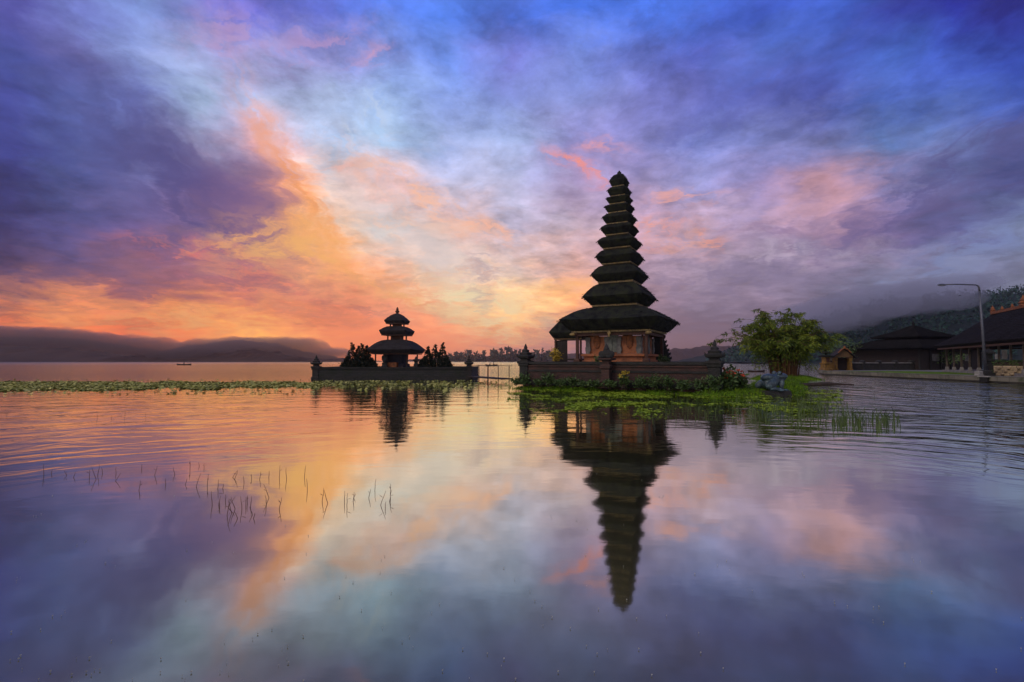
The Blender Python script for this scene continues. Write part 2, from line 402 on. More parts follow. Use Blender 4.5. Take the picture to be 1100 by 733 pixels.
M_white = mat('white_cloth', (0.75, 0.73, 0.7), (0.6, 0.58, 0.55), 5.0, 0.8)
M_metal = mat('galvanised_pole_paint', (0.11, 0.12, 0.14), (0.07, 0.075, 0.09), 6.0, 0.45, metal=0.4)
M_lampglass = mat('lamp_lens', (0.5, 0.52, 0.55), (0.4, 0.42, 0.45), 6.0, 0.25)
M_frog = mat('verdigris_and_highlights', (0.03, 0.06, 0.07), (0.014, 0.026, 0.034), 5.0, 0.36, 0.03, 24, spec=.5, c3=(0.08, 0.14, 0.145))  # verdigris tones; the lightest puts highlights into the colour
M_black = mat('black_opening', (0.01, 0.01, 0.01), (0.014, 0.014, 0.014), 4.0, 0.9)
M_boat = mat('dark_boat_timber', (0.05, 0.03, 0.02), (0.03, 0.02, 0.015), 4.0, 0.7)
M_skin = mat('skin', (0.28, 0.15, 0.09), (0.24, 0.12, 0.075), 6.0, 0.6)
M_shirt = mat('dark_shirt', (0.03, 0.028, 0.035), (0.045, 0.04, 0.045), 6.0, 0.9)
M_reed = mat('dark_reed', (0.10, 0.045, 0.04), (0.14, 0.075, 0.05), 3.0, 0.7)
L_dark = mat('dark_leaf', (0.018, 0.04, 0.012), (0.055, 0.10, 0.025), 1.2, 0.65, island=True, c3=(0.085, 0.12, 0.03))
L_cyp = mat('cypress_leaf', (0.008, 0.014, 0.010), (0.018, 0.03, 0.016), 1.5, 0.75, island=True)
L_bamboo = mat('bamboo_leaf', (0.022, 0.045, 0.010), (0.085, 0.125, 0.018), 0.45, 0.7, island=True, c3=(0.23, 0.27, 0.024), spec=.1)
L_pale = mat('pale_green_leaf', (0.05, 0.09, 0.03), (0.10, 0.16, 0.04), 0.8, 0.6, island=True)
L_grass = mat('bright_grass', (0.04, 0.06, 0.012), (0.07, 0.15, 0.008), 0.9, 0.8, island=True, c3=(0.17, 0.26, 0.012), spec=.1)
L_weed = mat('floating_weed', (0.08, 0.15, 0.012), (0.20, 0.29, 0.02), 0.6, 0.75, island=True, c3=(0.30, 0.37, 0.03), spec=.08)
L_lily = mat('lily_pad', (0.11, 0.13, 0.03), (0.30, 0.30, 0.07), 0.4, 0.7, island=True, c3=(0.58, 0.52, 0.18), spec=0.15)
L_red = mat('red_flower', (0.35, 0.035, 0.015), (0.5, 0.09, 0.03), 3.0, 0.6, island=True)
L_yel = mat('yellow_flower', (0.5, 0.33, 0.03), (0.35, 0.28, 0.04), 3.0, 0.6, island=True)
L_wgrass = mat('water_grass_blade', (0.035, 0.06, 0.015), (0.08, 0.12, 0.03), 1.0, 0.6, island=True)
L_flake = mat('pale_fallen_leaf', (0.30, 0.30, 0.27), (0.45, 0.44, 0.40), 3.0, 0.7, island=True)
M_bark = mat('brown_culm', (0.16, 0.075, 0.03), (0.07, 0.035, 0.018), 2.0, 0.8, 0.02, 12, stretch=(1, 1, 0.15))
M_trunk = mat('dark_trunk', (0.05, 0.035, 0.025), (0.03, 0.022, 0.016), 3.0, 0.9, 0.02, 14)
M_soil = mat('island_turf', (0.05, 0.05, 0.02), (0.08, 0.15, 0.010), 1.1, 0.95, 0.06, 9, c3=(0.11, 0.20, 0.012), spec=.05)
M_hill = mat('forested_slope', (0.012, 0.026, 0.024), (0.008, 0.016, 0.016), 0.03, 0.95, 1.0, 0.12)
M_hillfar = mat('far_forest_slope', (0.05, 0.024, 0.012), (0.022, 0.012, 0.008), 0.02, 0.95)
L_forest = mat('forest_canopy', (0.012, 0.034, 0.036), (0.032, 0.080, 0.062), 0.02, 0.8, island=True)

def water_mat():
    m = bpy.data.materials.new('lake_water_surface'); m.use_nodes = True; nt = NT(m.node_tree); nt.n.clear()
    out = nt.node('ShaderNodeOutputMaterial')
    pos = nt.node('ShaderNodeNewGeometry').outputs['Position']
    x, y, z = nt.sep(pos)
    flat = nt.comb(x, y, 0.0)
    r = nt.v('LENGTH', flat); th = nt.m('ARCTAN2', x, y)
    # rings spreading from the shallows where the lake is waded
    nd = nt.m('MULTIPLY', nt.noise(nt.v('SCALE', flat, None, 0.18), 1.0, 3, 0.5), 5.0)
    ring = nt.noise(nt.comb(nt.m('ADD', r, nd), nt.m('MULTIPLY', th, 3.5), 0.0), 1.45, 3, 0.5)
    left = nt.m('MULTIPLY', nt.m('MULTIPLY', nt.smooth(th, -0.22, -0.5), nt.smooth(r, 8.5, 13)), nt.smooth(r, 36, 24))
    right = nt.m('MULTIPLY', nt.smooth(th, 0.36, 0.66), nt.smooth(r, 9.5, 15))
    ra = nt.m('ADD', nt.m('MULTIPLY', left, 0.030), nt.m('MULTIPLY', right, 0.062))
    h = nt.m('MULTIPLY', ring, ra)
    # soft wobble everywhere, more by the island, little close by
    sp = nt.comb(nt.m('MULTIPLY', x, 0.55), y, 0.0)
    n1 = nt.noise(sp, 0.9, 3, 0.5, 0.4)
    n2 = nt.noise(sp, 3.0, 3, 0.5, 0.2)
    near = nt.smooth(r, 5, 26)
    far = nt.smooth(r, 38, 75)
    a1 = nt.m('ADD', nt.m('ADD', 0.0015, nt.m('MULTIPLY', near, 0.030)), nt.m('MULTIPLY', far, 0.05))
    a2 = nt.m('ADD', nt.m('ADD', 0.0006, nt.m('MULTIPLY', near, 0.008)), nt.m('MULTIPLY', far, 0.03))
    h = nt.m('ADD', h, nt.m('ADD', nt.m('MULTIPLY', n1, a1), nt.m('MULTIPLY', n2, a2)))
    n4 = nt.noise(nt.comb(nt.m('MULTIPLY', x, 0.85), nt.m('MULTIPLY', y, 0.24), 0.0), 1.0, 3, 0.55, 0.8)
    chop = nt.m('MULTIPLY', nt.smooth(th, 0.40, 0.62), nt.smooth(r, 22, 38))
    h = nt.m('ADD', h, nt.m('MULTIPLY', n4, nt.m('MULTIPLY', chop, 0.16)))
    bn = nt.node('ShaderNodeBump'); bn.inputs['Strength'].default_value = 1.0; bn.inputs['Distance'].default_value = 1.0
    nt.l.new(h, bn.inputs['Height'])
    fr = nt.node('ShaderNodeLayerWeight'); fr.inputs['Blend'].default_value = 0.5; nt.l.new(bn.outputs[0], fr.inputs['Normal'])
    g1 = lambda v: (v, v, v, 1)
    fac = nt.ramp(fr.outputs['Facing'], [(0.0, g1(.06)), (0.40, g1(.11)), (0.47, g1(.16)), (0.56, g1(.30)), (0.65, g1(.54)), (0.74, g1(.82)), (0.9, g1(.95)), (1.0, g1(.98))])
    gl = nt.node('ShaderNodeBsdfGlossy'); nt.l.new(nt.m('ADD', nt.m('ADD', 0.045, nt.m('MULTIPLY', nt.smooth(r, 40, 160), 0.05)), nt.m('MULTIPLY', nt.smooth(r, 200, 480), 0.06)), gl.inputs['Roughness'])
    gl.inputs['Color'].default_value = (0.95, 1.0, 0.84, 1); nt.l.new(bn.outputs[0], gl.inputs['Normal'])
    df = nt.node('ShaderNodeBsdfDiffuse')
    mud = nt.smooth(nt.noise(flat, 0.35, 6, 0.6), 0.35, 0.7)
    nt.l.new(nt.mix(mud, (0.050, 0.046, 0.020, 1), (0.085, 0.072, 0.030, 1)), df.inputs['Color'])
    mx = nt.node('ShaderNodeMixShader'); nt.l.new(fac, mx.inputs[0]); nt.l.new(df.outputs[0], mx.inputs[1]); nt.l.new(gl.outputs[0], mx.inputs[2])
    nt.l.new(mx.outputs[0], out.inputs['Surface'])
    return m
M_water = water_mat()

# ------------------------------------------------------------------ setting: water, ground, hills
b = MB(); S = 2900
b.add([(-S, -S, 0), (S, -S, 0), (S, S, 0), (-S, S, 0)], [(0, 1, 2, 3)])
tag(b.build('lake_water', M_water), kind='structure')

def heightfield(name, mtl, x0, x1, y0, y1, nx, ny, fn, smooth=True):
    b = MB()
    for j in range(ny + 1):
        for i in range(nx + 1):
            x = x0 + (x1 - x0) * i / nx; y = y0 + (y1 - y0) * j / ny
            b.v.append((x, y, fn(x, y)))
    for j in range(ny):
        for i in range(nx):
            a = j * (nx + 1) + i; q = (a, a + 1, a + nx + 2, a + nx + 1)
            if max(b.v[k][2] for k in q) > -0.08: b.f.append(q)
    return tag(b.build(name, mtl, smooth=smooth), kind='structure')

# main island geometry: front-wall line
YAW = R(-33)
UX, UY = math.cos(YAW), math.sin(YAW)             # along the front wall (to the right and nearer)
NX, NY = -UY, UX                                   # inwards
WL = 11.9; WD = 10.5
C0 = Vector((5.9, 30.75, 0))                       # middle of the front wall
def isl(u, n, z=0.0): return Vector((C0.x + UX * u + NX * n, C0.y + UY * u + NY * n, z))
def seg_d(x, y, ax, ay, bx, by):
    dx, dy = bx - ax, by - ay
    t = max(0, min(1, ((x - ax) * dx + (y - ay) * dy) / (dx * dx + dy * dy)))
    return math.hypot(x - ax - dx * t, y - ay - dy * t)
def island_h(x, y):
    dx, dy = x - C0.x, y - C0.y
    u = dx * UX + dy * UY; n = dx * NX + dy * NY
    d = max(abs(u) - (WL / 2 + 0.6), -0.75 - n, n - WD - 0.7)
    # tongue of turf out to the frog and on to the bamboo
    d2 = seg_d(x, y, 11.0, 27.6, 14.3, 28.3) - 1.5
    d3 = seg_d(x, y, 14.5, 29.0, 26.5, 50.0) - 1.6
    d4 = math.hypot(x - 27, y - 50.5) - 3.2
    d = min(d, d2, d3, d4) + 0.8 * (mn.noise(Vector((x * 0.35, y * 0.35, 3))) ) + 0.25 * mn.noise(Vector((x * 1.4, y * 1.4, 1)))
    z = -d * 0.28
    z = max(-0.4, min(0.36, z))
    return z + 0.05 * mn.noise(Vector((x * 1.1, y * 1.1, 0)))
heightfield('island_ground', M_soil, -6, 33, 20, 58, 190, 180, island_h)

# right-hand shore: promenade
def shore_x(y): return 40.0 + 0.02 * (y - 40) + 0.25 * mn.noise(Vector((0, y * 0.1, 5)))
b = MB()
edge = [(40.0, 18), (40.1, 30), (40.0, 40), (40.6, 55), (41.5, 68), (44.0, 73.5), (47, 76), (60, 79), (150, 92), (150, 18)]
top = [(x, y, 0.45) for x, y in edge]; bot = [(x, y, -0.5) for x, y in edge]
nE = len(edge)
b.add(top + bot, [tuple(range(nE))] if False else [tuple(range(nE - 1, -1, -1))] + [(i, (i + 1) % nE, nE + (i + 1) % nE, nE + i) for i in range(nE)])
M_kerb = brick_mat('grey_kerb_stone', (0.17, 0.155, 0.12), (0.12, 0.11, 0.09), (0.04, 0.04, 0.035), 1.1, 0.5, stain=(0.035, 0.05, 0.02))
M_prom = mat('promenade_paving', (0.16, 0.15, 0.14), (0.09, 0.088, 0.085), 0.8, 0.85, 0.02, 6)
tag(b.build('shore_ground', M_prom), kind='structure')
b = MB()
for (x0_, y0_), (x1_, y1_) in zip(edge[:7], edge[1:8]):
    L = math.hypot(x1_ - x0_, y1_ - y0_); a = math.atan2(y1_ - y0_, x1_ - x0_)
    b.box(((x0_ + x1_) / 2, (y0_ + y1_) / 2, 0.34), (L + 0.1, 0.5, 0.42), a)
bevel(tag(b.build('stone_kerb', M_kerb), kind='structure'), 0.03)
b = MB()
gp = [(41.2, 58), (47.5, 46.5), (49, 52), (54, 60), (53, 69), (44, 69.5)]
b.add([(x, y, 0.456) for x, y in gp], [tuple(range(len(gp)))])
tag(b.build('lawn', M_soil), kind='structure')

def ridge(name, mtl, prof, Y, depth, seed, rough=1.0, nx=220, ny=14, y0=None):
    """terrain ridge whose crest follows the profile seen from the lake; prof = (px, py of crest)"""
    b = MB()
    for j in range(ny + 1):
        t = j / ny
        yy = Y + depth * (t - 0.45) * 1.0
        for i in range(nx + 1):
            px = prof[0][0] + (prof[-1][0] - prof[0][0]) * i / nx
            for (xa, ya), (xb, yb) in zip(prof[:-1], prof[1:]):
                if xa <= px <= xb: k = (px - xa) / (xb - xa); k = k * k * (3 - 2 * k); py = ya + (yb - ya) * k; break
            hgt = max(0.0, (388 - py) / F * Y + EYE)
            s = math.sin(math.pi * min(1, max(0, t / 0.9))) if t < 0.45 else math.cos(math.pi / 2 * (t - 0.45) / 0.55)
            x = (px - 550) / F * Y
            z = hgt * s
            z += rough * s * Y / 500 * (2.2 * mn.noise(Vector((x * 6 / Y, t * 3, seed))) * min(1, hgt / 8) + 3.0 * mn.noise(Vector((x * 55 / Y, t * 14, seed + 9))) + 2.2 * mn.noise(Vector((x * 160 / Y, t * 40, seed + 4)))) * min(1, hgt / 6)
            b.v.append((x, yy, z - 0.6))
    for j in range(ny):
        for i in range(nx):
            a = j * (nx + 1) + i; b.f.append((a, a + 1, a + nx + 2, a + nx + 1))
    return tag(b.build(name, mtl, smooth=False), kind='structure')
ridge('hills', M_hillfar, [(-500, 350), (-200, 359), (0, 363), (60, 364), (110, 369), (150, 376), (190, 383), (215, 387), (260, 388.2)], 1500, 700, 1, 0.7, ny=40)
ridge('hills', M_hillfar, [(150, 388), (185, 380), (225, 370), (255, 367), (285, 370), (310, 376), (335, 381), (365, 386), (400, 388.1)], 1300, 500, 2, 1.0, ny=40)
ridge('hills', M_hillfar, [(430, 388), (480, 384), (560, 381), (620, 380), (700, 376), (780, 372), (860, 366), (930, 352), (1000, 340)], 1700, 500, 3, 0.9)
ridge('hills', M_hill, [(760, 388), (810, 374), (850, 358), (900, 340), (950, 327), (1000, 322), (1040, 322), (1065, 318), (1100, 317), (1180, 300), (1350, 270), (1600, 260)], 420, 330, 4, 0.8, nx=260, ny=22)

# ------------------------------------------------------------------ the eleven-roofed tower
def thatch(mb, a_top, z_top, a, z_tip, a_bot, z_bot, n=10, seed=0, lift=0.05):
    rings = []
    K = 7
    for k in range(K + 1):
        t = k / K
        rings.append((a_top + (a - a_top) * t, z_top + (z_tip - z_top) * t ** 1.4, t))
    rings.append((a_bot + (a - a_bot) * 0.80, z_tip - (z_tip - z_bot) * 0.28, 1.0))
    rings.append((a_bot + (a - a_bot) * 0.38, z_tip - (z_tip - z_bot) * 0.72, 0.8))
    rings.append((a_bot, z_bot, 0.5)); rings.append((a_bot * 0.6, z_bot + 0.01, 0.0))
    base = len(mb.v); m = 4 * n
    for h, z, t in rings:
        for sdi in range(4):
            ca, sa = math.cos(sdi * math.pi / 2), math.sin(sdi * math.pi / 2)
            for i in range(n):
                s = -1 + 2 * i / n
                r = 1 - 0.05 * abs(s) ** 8 * t
                x, y = h * s * r, -h * r
                zz = z + lift * a * t * (abs(s) ** 4) * 0.6
                j = 0.022 * a ** 0.5
                q = Vector((x * 9 / max(a, .6) + seed, y * 9 / max(a, .6), z * 5))
                x += j * mn.noise(q); y += j * mn.noise(q + Vector((7, 3, 1))); zz += j * 0.9 * mn.noise(q + Vector((1, 8, 2)))
                mb.v.append((x * ca - y * sa, x * sa + y * ca, zz))
    for k in range(len(rings) - 1):
        for i in range(m):
            i2 = (i + 1) % m
            mb.f.append((base + k * m + i, base + (k + 1) * m + i, base + (k + 1) * m + i2, base + k * m + i2))
    mb.f.append(tuple(base + i for i in range(m)))
    L = base + (len(rings) - 1) * m; mb.f.append(tuple(L + m - 1 - i for i in range(m)))

def shag(mb, a_top, z_top, a, z_tip, a_bot, z_bot, n):
    """loose palm fibres on the slopes, at the eave edge and under it"""
    for k in range(n):
        q = rnd.randrange(4) * math.pi / 2; ca, sa = math.cos(q), math.sin(q)
        kind = rnd.random()
        if kind < .4: t = rnd.uniform(.15, .98); h = a_top + (a - a_top) * t; z = z_top + (z_tip - z_top) * t ** 1.4; d = (0, -1, -.35)
        elif kind < .8: h = a * rnd.uniform(.965, 1.0); z = z_tip + rnd.uniform(-.03, .02); d = (0, -.5, -1)
        else: t = rnd.random(); h = a_bot + (a - a_bot) * t; z = z_bot + (z_tip - z_bot) * t; d = (0, -.2, -1)
        s_ = rnd.uniform(-.97, .97) * h; L = rnd.uniform(.07, .17) * min(1.2, .5 + a * .3)
        x, y = s_, -h * 1.0
        dx, dy, dz = d[0] + rnd.uniform(-.5, .5), d[1], d[2] + rnd.uniform(-.3, .3)
        mb.leaf((x * ca - y * sa, x * sa + y * ca, z + .01), (dx * ca - dy * sa, dx * sa + dy * ca, dz), L, rnd.uniform(.02, .05))
FLOOR = 1.62
TD = 34.6; KP = TD / F
def tz(py): return EYE + (388 - py) * KP - FLOOR
tower = thing('shrine_tower', 'tall dark shrine tower with eleven stacked black thatch roofs on the walled island', 'shrine', (7.35, TD, FLOOR), R(-28))
#       eave py, silhouette width px
TIERS = [(193.5, 21.5), (204, 26), (212.5, 28.5), (222, 32), (234, 37), (246, 41), (260.5, 48), (277, 52), (296.5, 61.5), (320.5, 79), (346, 127)]
KW = KP / 2 / 1.19
prev_bot = None
for i, (py, w) in enumerate(TIERS):
    a = w * KW; z = tz(py)
    big = i == 10
    bot_py = py + (4.2 + 0.052 * w)
    z_bot = tz(bot_py); a_bot = a * (0.76 if not big else 0.80)
    if i == 0: z_top = tz(185.8); a_top = a * 0.42
    else:
        pa = TIERS[i - 1][1] * KW * 0.72
        ppy = TIERS[i - 1][0] + (4.2 + 0.052 * TIERS[i - 1][1])
        z_top = tz(ppy + (1.0 if i < 6 else 2.2)); a_top = min(pa * 0.98, a * 0.8)
    mb = MB(); thatch(mb, a_top, z_top, a, z, a_bot, z_bot, seed=i * 3.7, n=12, lift=0.035 if not big else 0.025); shag(mb, a_top, z_top, a, z, a_bot, z_bot, int(150 + 420 * a))
    rf = mb.build('roof', M_thatch, tower)
    mb = MB(); t = 0.07 if i < 8 else 0.11
    mb.box((0, 0, z_bot - t / 2 - 0.004), (a_bot * 1.9, a_bot * 1.9, t)); mb.build('fascia', M_gold, rf)
    if i < 10:
        mb = MB(); h = 0.30 if i < 6 else 0.5
        ww = min(a_bot * 1.55, TIERS[i + 1][1] * KW * 1.5)
        mb.box((0, 0, z_bot - t - h / 2 - 0.008), (ww, ww, h))
        nb = max(3, int(ww / 0.22))
        for sdi in range(4):
            for k in range(nb):
                s = (k + 0.5) / nb * ww - ww / 2
                x, y = s, -ww / 2 - 0.02
                q = sdi * math.pi / 2
                mb.box((x * math.cos(q) - y * math.sin(q), x * math.sin(q) + y * math.cos(q), z_bot - t - 0.10), (ww / nb * 0.6, 0.05, 0.14), q)
        mb.build('carved_band', M_golddk, tower)
mb = MB(); zt = tz(186)
mb.lathe([(0.26, -0.08), (0.24, 0.05), (0.13, 0.09), (0.15, 0.14), (0.14, 0.20), (0.06, 0.24), (0.07, 0.27), (0.03, 0.32)], (0, 0, zt), 12)
mb.build('finial', M_stonedk, tower, smooth=True)
# roof structure and chamber
ab = TIERS[10][1] * KW * 0.80; zb = tz(346 + 4.2 + .052 * 127)
mb = MB()
for sx in (-1, 1):
    mb.box((sx * ab * 0.86, 0, zb - 0.24), (0.16, ab * 1.86, 0.18)); mb.box((0, sx * ab * 0.86, zb - 0.24), (ab * 1.86, 0.16, 0.178))
mb.build('beam', M_redwood, tower)
mb = MB()
mb.ell((0, -ab * 0.965, zb - 0.16), (0.13, 0.06, 0.17)); mb.ell((0, -ab * 0.975, zb - 0.36), (0.07, 0.05, 0.09))
mb.build('eave_ornament', M_gold, tower, smooth=True)
for x in (-0.8, 0.8):
    mb = MB(); mb.ell((x * ab * 1.15, -ab * 0.97, zb - 0.22), (0.2, 0.08, 0.1)); mb.build('eave_corner_scroll', M_gold, tower, smooth=True)
for sx in (-1, 1):
    for sy in (-1, 1):
        mb = MB(); mb.box((sx * ab * 0.84, sy * ab * 0.84, (zb - 0.33) / 2), (0.17, 0.17, zb - 0.33))
        mb.sqlathe([(0.2, 0), (0.2, 0.25), (0.14, 0.34)], (sx * ab * 0.84, sy * ab * 0.84, 0)); mb.build('post', M_redwood, tower)
CH = 1.72
mb = MB(); mb.sqlathe([(2.02, 0), (2.02, 0.22), (1.92, 0.26), (1.92, 0.46), (2.08, 0.5), (2.08, 0.62), (1.8, 0.66)]); mb.build('plinth', M_brick, tower)
mb = MB(); mb.sqlathe([(CH, 0.62), (CH, zb - 0.36)]); ch = mb.build('chamber_wall', M_brick, tower)
for sdi in range(4):
    q = sdi * math.pi / 2
    def rot(x, y): return (x * math.cos(q) - y * math.sin(q), x * math.sin(q) + y * math.cos(q))
    for x in (-CH, CH, -0.42, 0.42):
        xx = x * 0.97
        c = rot(xx, -CH - 0.04)
        mb = MB(); mb.box((c[0], c[1], (0.66 + zb - 0.4) / 2), (0.24, 0.16, zb - 1.06), q); mb.box((c[0], c[1], 0.95), (0.34, 0.2, 0.26), q); mb.box((c[0], c[1], zb - 0.55), (0.32, 0.2, 0.2), q)
        mb.build('pilaster', M_stone, tower)
    c = rot(0, -CH - 0.03); mb = MB(); mb.box((c[0], c[1], 1.5), (0.70, 0.1, 1.5), q)
    for k in (-0.19, 0.19):
        c = rot(k, -CH - 0.09); mb.box((c[0], c[1], 1.45), (0.3, 0.05, 1.2), q)
    mb.build('door', M_stone if sdi else mat('grey_green_door', (0.16, 0.17, 0.14), (0.09, 0.10, 0.085), 9, 0.8, 0.03, 30), tower)
    for k in (-1.08, 1.08):
        c = rot(k, -CH - 0.02); mb = MB(); mb.ell((c[0], c[1], 1.45), (0.24 if sdi % 2 == 0 else 0.08, 0.08 if sdi % 2 == 0 else 0.24, 0.5)); mb.build('carved_panel', M_terra, tower, smooth=True)

# ------------------------------------------------------------------ platform, perimeter wall
pw = thing('perimeter_wall', 'long dark red brick wall with coping round the tower island', 'wall', (C0.x, C0.y, 0), YAW)
def wall_run(x0, y0, x1, y1, gap=None):
    L = math.hypot(x1 - x0, y1 - y0); a = math.atan2(y1 - y0, x1 - x0); cx, cy = (x0 + x1) / 2, (y0 + y1) / 2
    mb = MB(); mb.box((cx, cy, 0.78), (L, 0.42, 1.36), a); mb.build('wall_panel', M_brickwall, pw)
    for nm, z, w, h, mm in (('coping', 1.68, 0.66, 0.16, M_stonedk), ('string_course', 1.18, 0.52, 0.12, M_stonedk), ('footing', 0.42, 0.62, 0.3, M_stonedk), ('string_course', 1.50, 0.54, 0.1, M_brickwall)):
        mb = MB(); mb.box((cx, cy, z), (L, w, h), a); mb.build(nm, mm, pw)
h2 = WL / 2
for q in ((-h2, 0, h2, 0), (h2, 0, h2 - 2.4, WD), (h2 - 2.4, WD, -h2, WD), (-h2, WD, -h2, 0)): wall_run(*q)
def corner_pillar(x, y, s, par, mtl, z0=0.25, top=1.8, cap=1.0):
    mb = MB()
    mb.sqlathe([(0.42 * s, z0), (0.42 * s, z0 + 0.35), (0.33 * s, z0 + 0.42), (0.33 * s, top - 0.35), (0.40 * s, top - 0.3), (0.40 * s, top - 0.18), (0.46 * s, top - 0.12), (0.46 * s, top)], (x, y, 0))
    p = mb.build('corner_pillar', mtl, par)
    mb = MB(); c = cap
    mb.sqlathe([(0.30 * s, top), (0.24 * s, top + 0.14 * c), (0.44 * s, top + 0.24 * c), (0.48 * s, top + 0.36 * c), (0.30 * s, top + 0.44 * c), (0.33 * s, top + 0.56 * c), (0.18 * s, top + 0.64 * c), (0.20 * s, top + 0.74 * c), (0.08 * s, top + 0.84 * c), (0.10 * s, top + 0.92 * c), (0.02, top + 1.2 * c)], (x, y, 0))
    for k in range(4):
        q = math.pi / 4 + k * math.pi / 2
        mb.leaf((x + 0.56 * s * math.cos(q), y + 0.56 * s * math.sin(q), top + 0.2 * c), (math.cos(q) * .3, math.sin(q) * .3, 1), 0.34 * c, 0.16)
    mb.build('pillar_crown', mtl, p)
for x, y in ((-h2, 0), (h2, 0)): corner_pillar(x, y, 0.92, pw, M_brickwall if False else M_stonedk, cap=0.95)
fl = MB(); tp_ = [(-h2 + .1, .1), (h2 - .1, .1), (h2 - 2.5, WD - .1), (-h2 + .1, WD - .1)]
fl.add([(x, y, FLOOR) for x, y in tp_] + [(x, y, .2) for x, y in tp_], [(0, 1, 2, 3), (7, 6, 5, 4)] + [(k, 4 + k, 4 + (k + 1) % 4, (k + 1) % 4) for k in range(4)])
f_ = fl.build('island_terrace', M_concrete, None, loc=(C0.x, C0.y, 0), rz=YAW)
tag(f_, kind='structure')
# guardian pedestal in the middle of the front wall
g = thing('guardian_pedestal', 'dark carved guardian pedestal rising at the middle of the front wall', 'statue', isl(-0.05, -0.45, 0.2), YAW)
mb = MB(); mb.sqlathe([(0.36, 0), (0.36, 0.4), (0.27, 0.48), (0.24, 1.1), (0.33, 1.18), (0.33, 1.36), (0.22, 1.42), (0.22, 1.62), (0.42, 1.68), (0.42, 1.78)]); mb.build('pedestal', M_brickwall, g)
mb = MB(); mb.ell((0, 0, 2.0), (0.36, 0.26, 0.28)); mb.ell((0, -0.02, 2.28), (0.18, 0.17, 0.18)); mb.ell((-0.34, 0, 2.0), (0.16, 0.14, 0.2)); mb.ell((0.34, 0, 2.0), (0.16, 0.14, 0.2)); mb.lathe([(0.1, 2.4), (0.13, 2.46), (0.02, 2.62)], n=8)
mb.ell((-0.25, -0.14, 1.84), (0.2, 0.22, 0.1)); mb.ell((0.25, -0.14, 1.84), (0.2, 0.22, 0.1))
o = mb.build('guardian_figure', M_stonedk, g); rm = o.modifiers.new('remesh', 'REMESH'); rm.mode = 'VOXEL'; rm.voxel_size = 0.035; rm.use_smooth_shade = True
# split-gate wing at the right of the tower
p_ = P(711, 388, 37.5)
g = thing('carved_gate_wing', 'dark stepped gate wing with jagged carved edge to the right of the tower', 'gate', (p_.x, 37.5, FLOOR), R(-20))
mb = MB(); z = 0
for k in range(9):
    w = 1.15 - 0.085 * k; h = 0.30 if k else 0.36
    mb.box((w / 2 - 0.55, 0, z + h / 2), (w, 0.7 - 0.04 * k, h)); z += h
mb.build('wing', M_stonedk, g)
mb = MB(); z = 0.36
for k in range(8):
    w = 1.15 - 0.085 * k
    mb.leaf((w - 0.62, 0, z - 0.12), (0.55, rnd.uniform(-.2, .2), 0.9), 0.34, 0.2); mb.leaf((w - 0.62, -0.15, z - 0.05), (0.8, -0.2, 0.6), 0.28, 0.18); mb.leaf((w - 0.75, 0.15, z - 0.05), (0.5, 0.2, 0.8), 0.3, 0.18); z += 0.3
mb.build('edge_carving', M_stonedk, g)
# open side pavilion behind the tower
an_c = P(615.5, 388, 39.0)
an = thing('side_pavilion', 'small thatched open pavilion with slatted wall behind the tower on its left', 'pavilion', (an_c.x, 39.0, FLOOR), R(-28))
k39 = 39.0 / F
def az_(py): return EYE + (388 - py) * k39 - FLOOR
mb = MB(); thatch(mb, 0.12, az_(338), 1.46, az_(358), 1.15, az_(364), n=10, seed=50); rf = mb.build('roof', M_thatch, an)
mb = MB(); mb.box((0, 0, az_(364.7)), (2.2, 2.2, 0.1)); mb.build('fascia', M_golddk, rf)
for sx in (-1, 1):
    for sy in (-1, 1):
        mb = MB(); mb.box((sx * 1.0, sy * 1.0, az_(365.5) / 2), (0.13, 0.13, az_(365.5))); mb.build('post', M_redwood, an)
mb = MB(); zt_ = az_(366)
for k in range(12): mb.box((-0.52, -0.98, 0.08 + k * (zt_ - 0.1) / 12), (0.86, 0.05, (zt_ - 0.1) / 12 * 0.86)); mb.box((-1.02, 0, 0.08 + k * (zt_ - 0.1) / 12), (0.05, 1.86, (zt_ - 0.1) / 12 * 0.86))
mb.box((-0.52, -0.93, zt_ / 2), (0.88, 0.03, zt_ - 0.02)); mb.box((-0.97, 0, zt_ / 2), (0.03, 1.84, zt_ - 0.02))
mb.build('slatted_wall', M_wood, an)
mb = MB(); mb.box((0, 0, 0.3), (2.1, 2.1, 0.12)); mb.build('deck', M_wood, an)

# ------------------------------------------------------------------ small island with the three-roofed tower
SY = 49.0; KS = SY / F
def sx_(px): return (px - 550) / F * SY
def sz_(py): return EYE + (388 - py) * KS
sxc = sx_(422); SW = 14.6; SDp = 9.0
sw = thing('island_wall', 'low dark stone wall round the small shrine island, rising straight from the lake', 'wall', (sxc, SY, 0), 0)
def swall(x0, y0, x1, y1):
    L = math.hypot(x1 - x0, y1 - y0); a = math.atan2(y1 - y0, x1 - x0); cx, cy = (x0 + x1) / 2, (y0 + y1) / 2
    mb = MB(); mb.box((cx, cy, 0.45), (L, 0.45, 1.3), a); mb.build('wall_panel', M_stonewall, sw)
    mb = MB(); mb.box((cx, cy, 1.14), (L, 0.62, 0.14), a); mb.build('coping', M_stonedk, sw)
    mb = MB(); mb.box((cx, cy, 0.12), (L, 0.66, 0.3), a); mb.build('footing', M_stonedk, sw)
hw = SW / 2
for q in ((-hw, 0, hw, 0), (hw, 0, hw, SDp), (hw, SDp, -hw, SDp), (-hw, SDp, -hw, 0)): swall(*q)
for x, y in ((-hw, 0), (hw, 0)): corner_pillar(x, y, 0.86, sw, M_stonedk, z0=-0.1, top=1.3, cap=0.9)
mb = MB(); mb.box((sxc, SY + SDp / 2, 0.45), (SW - 0.5, SDp - 0.5, 1.1)); tag(mb.build('islet_terrace', M_concrete), kind='structure')
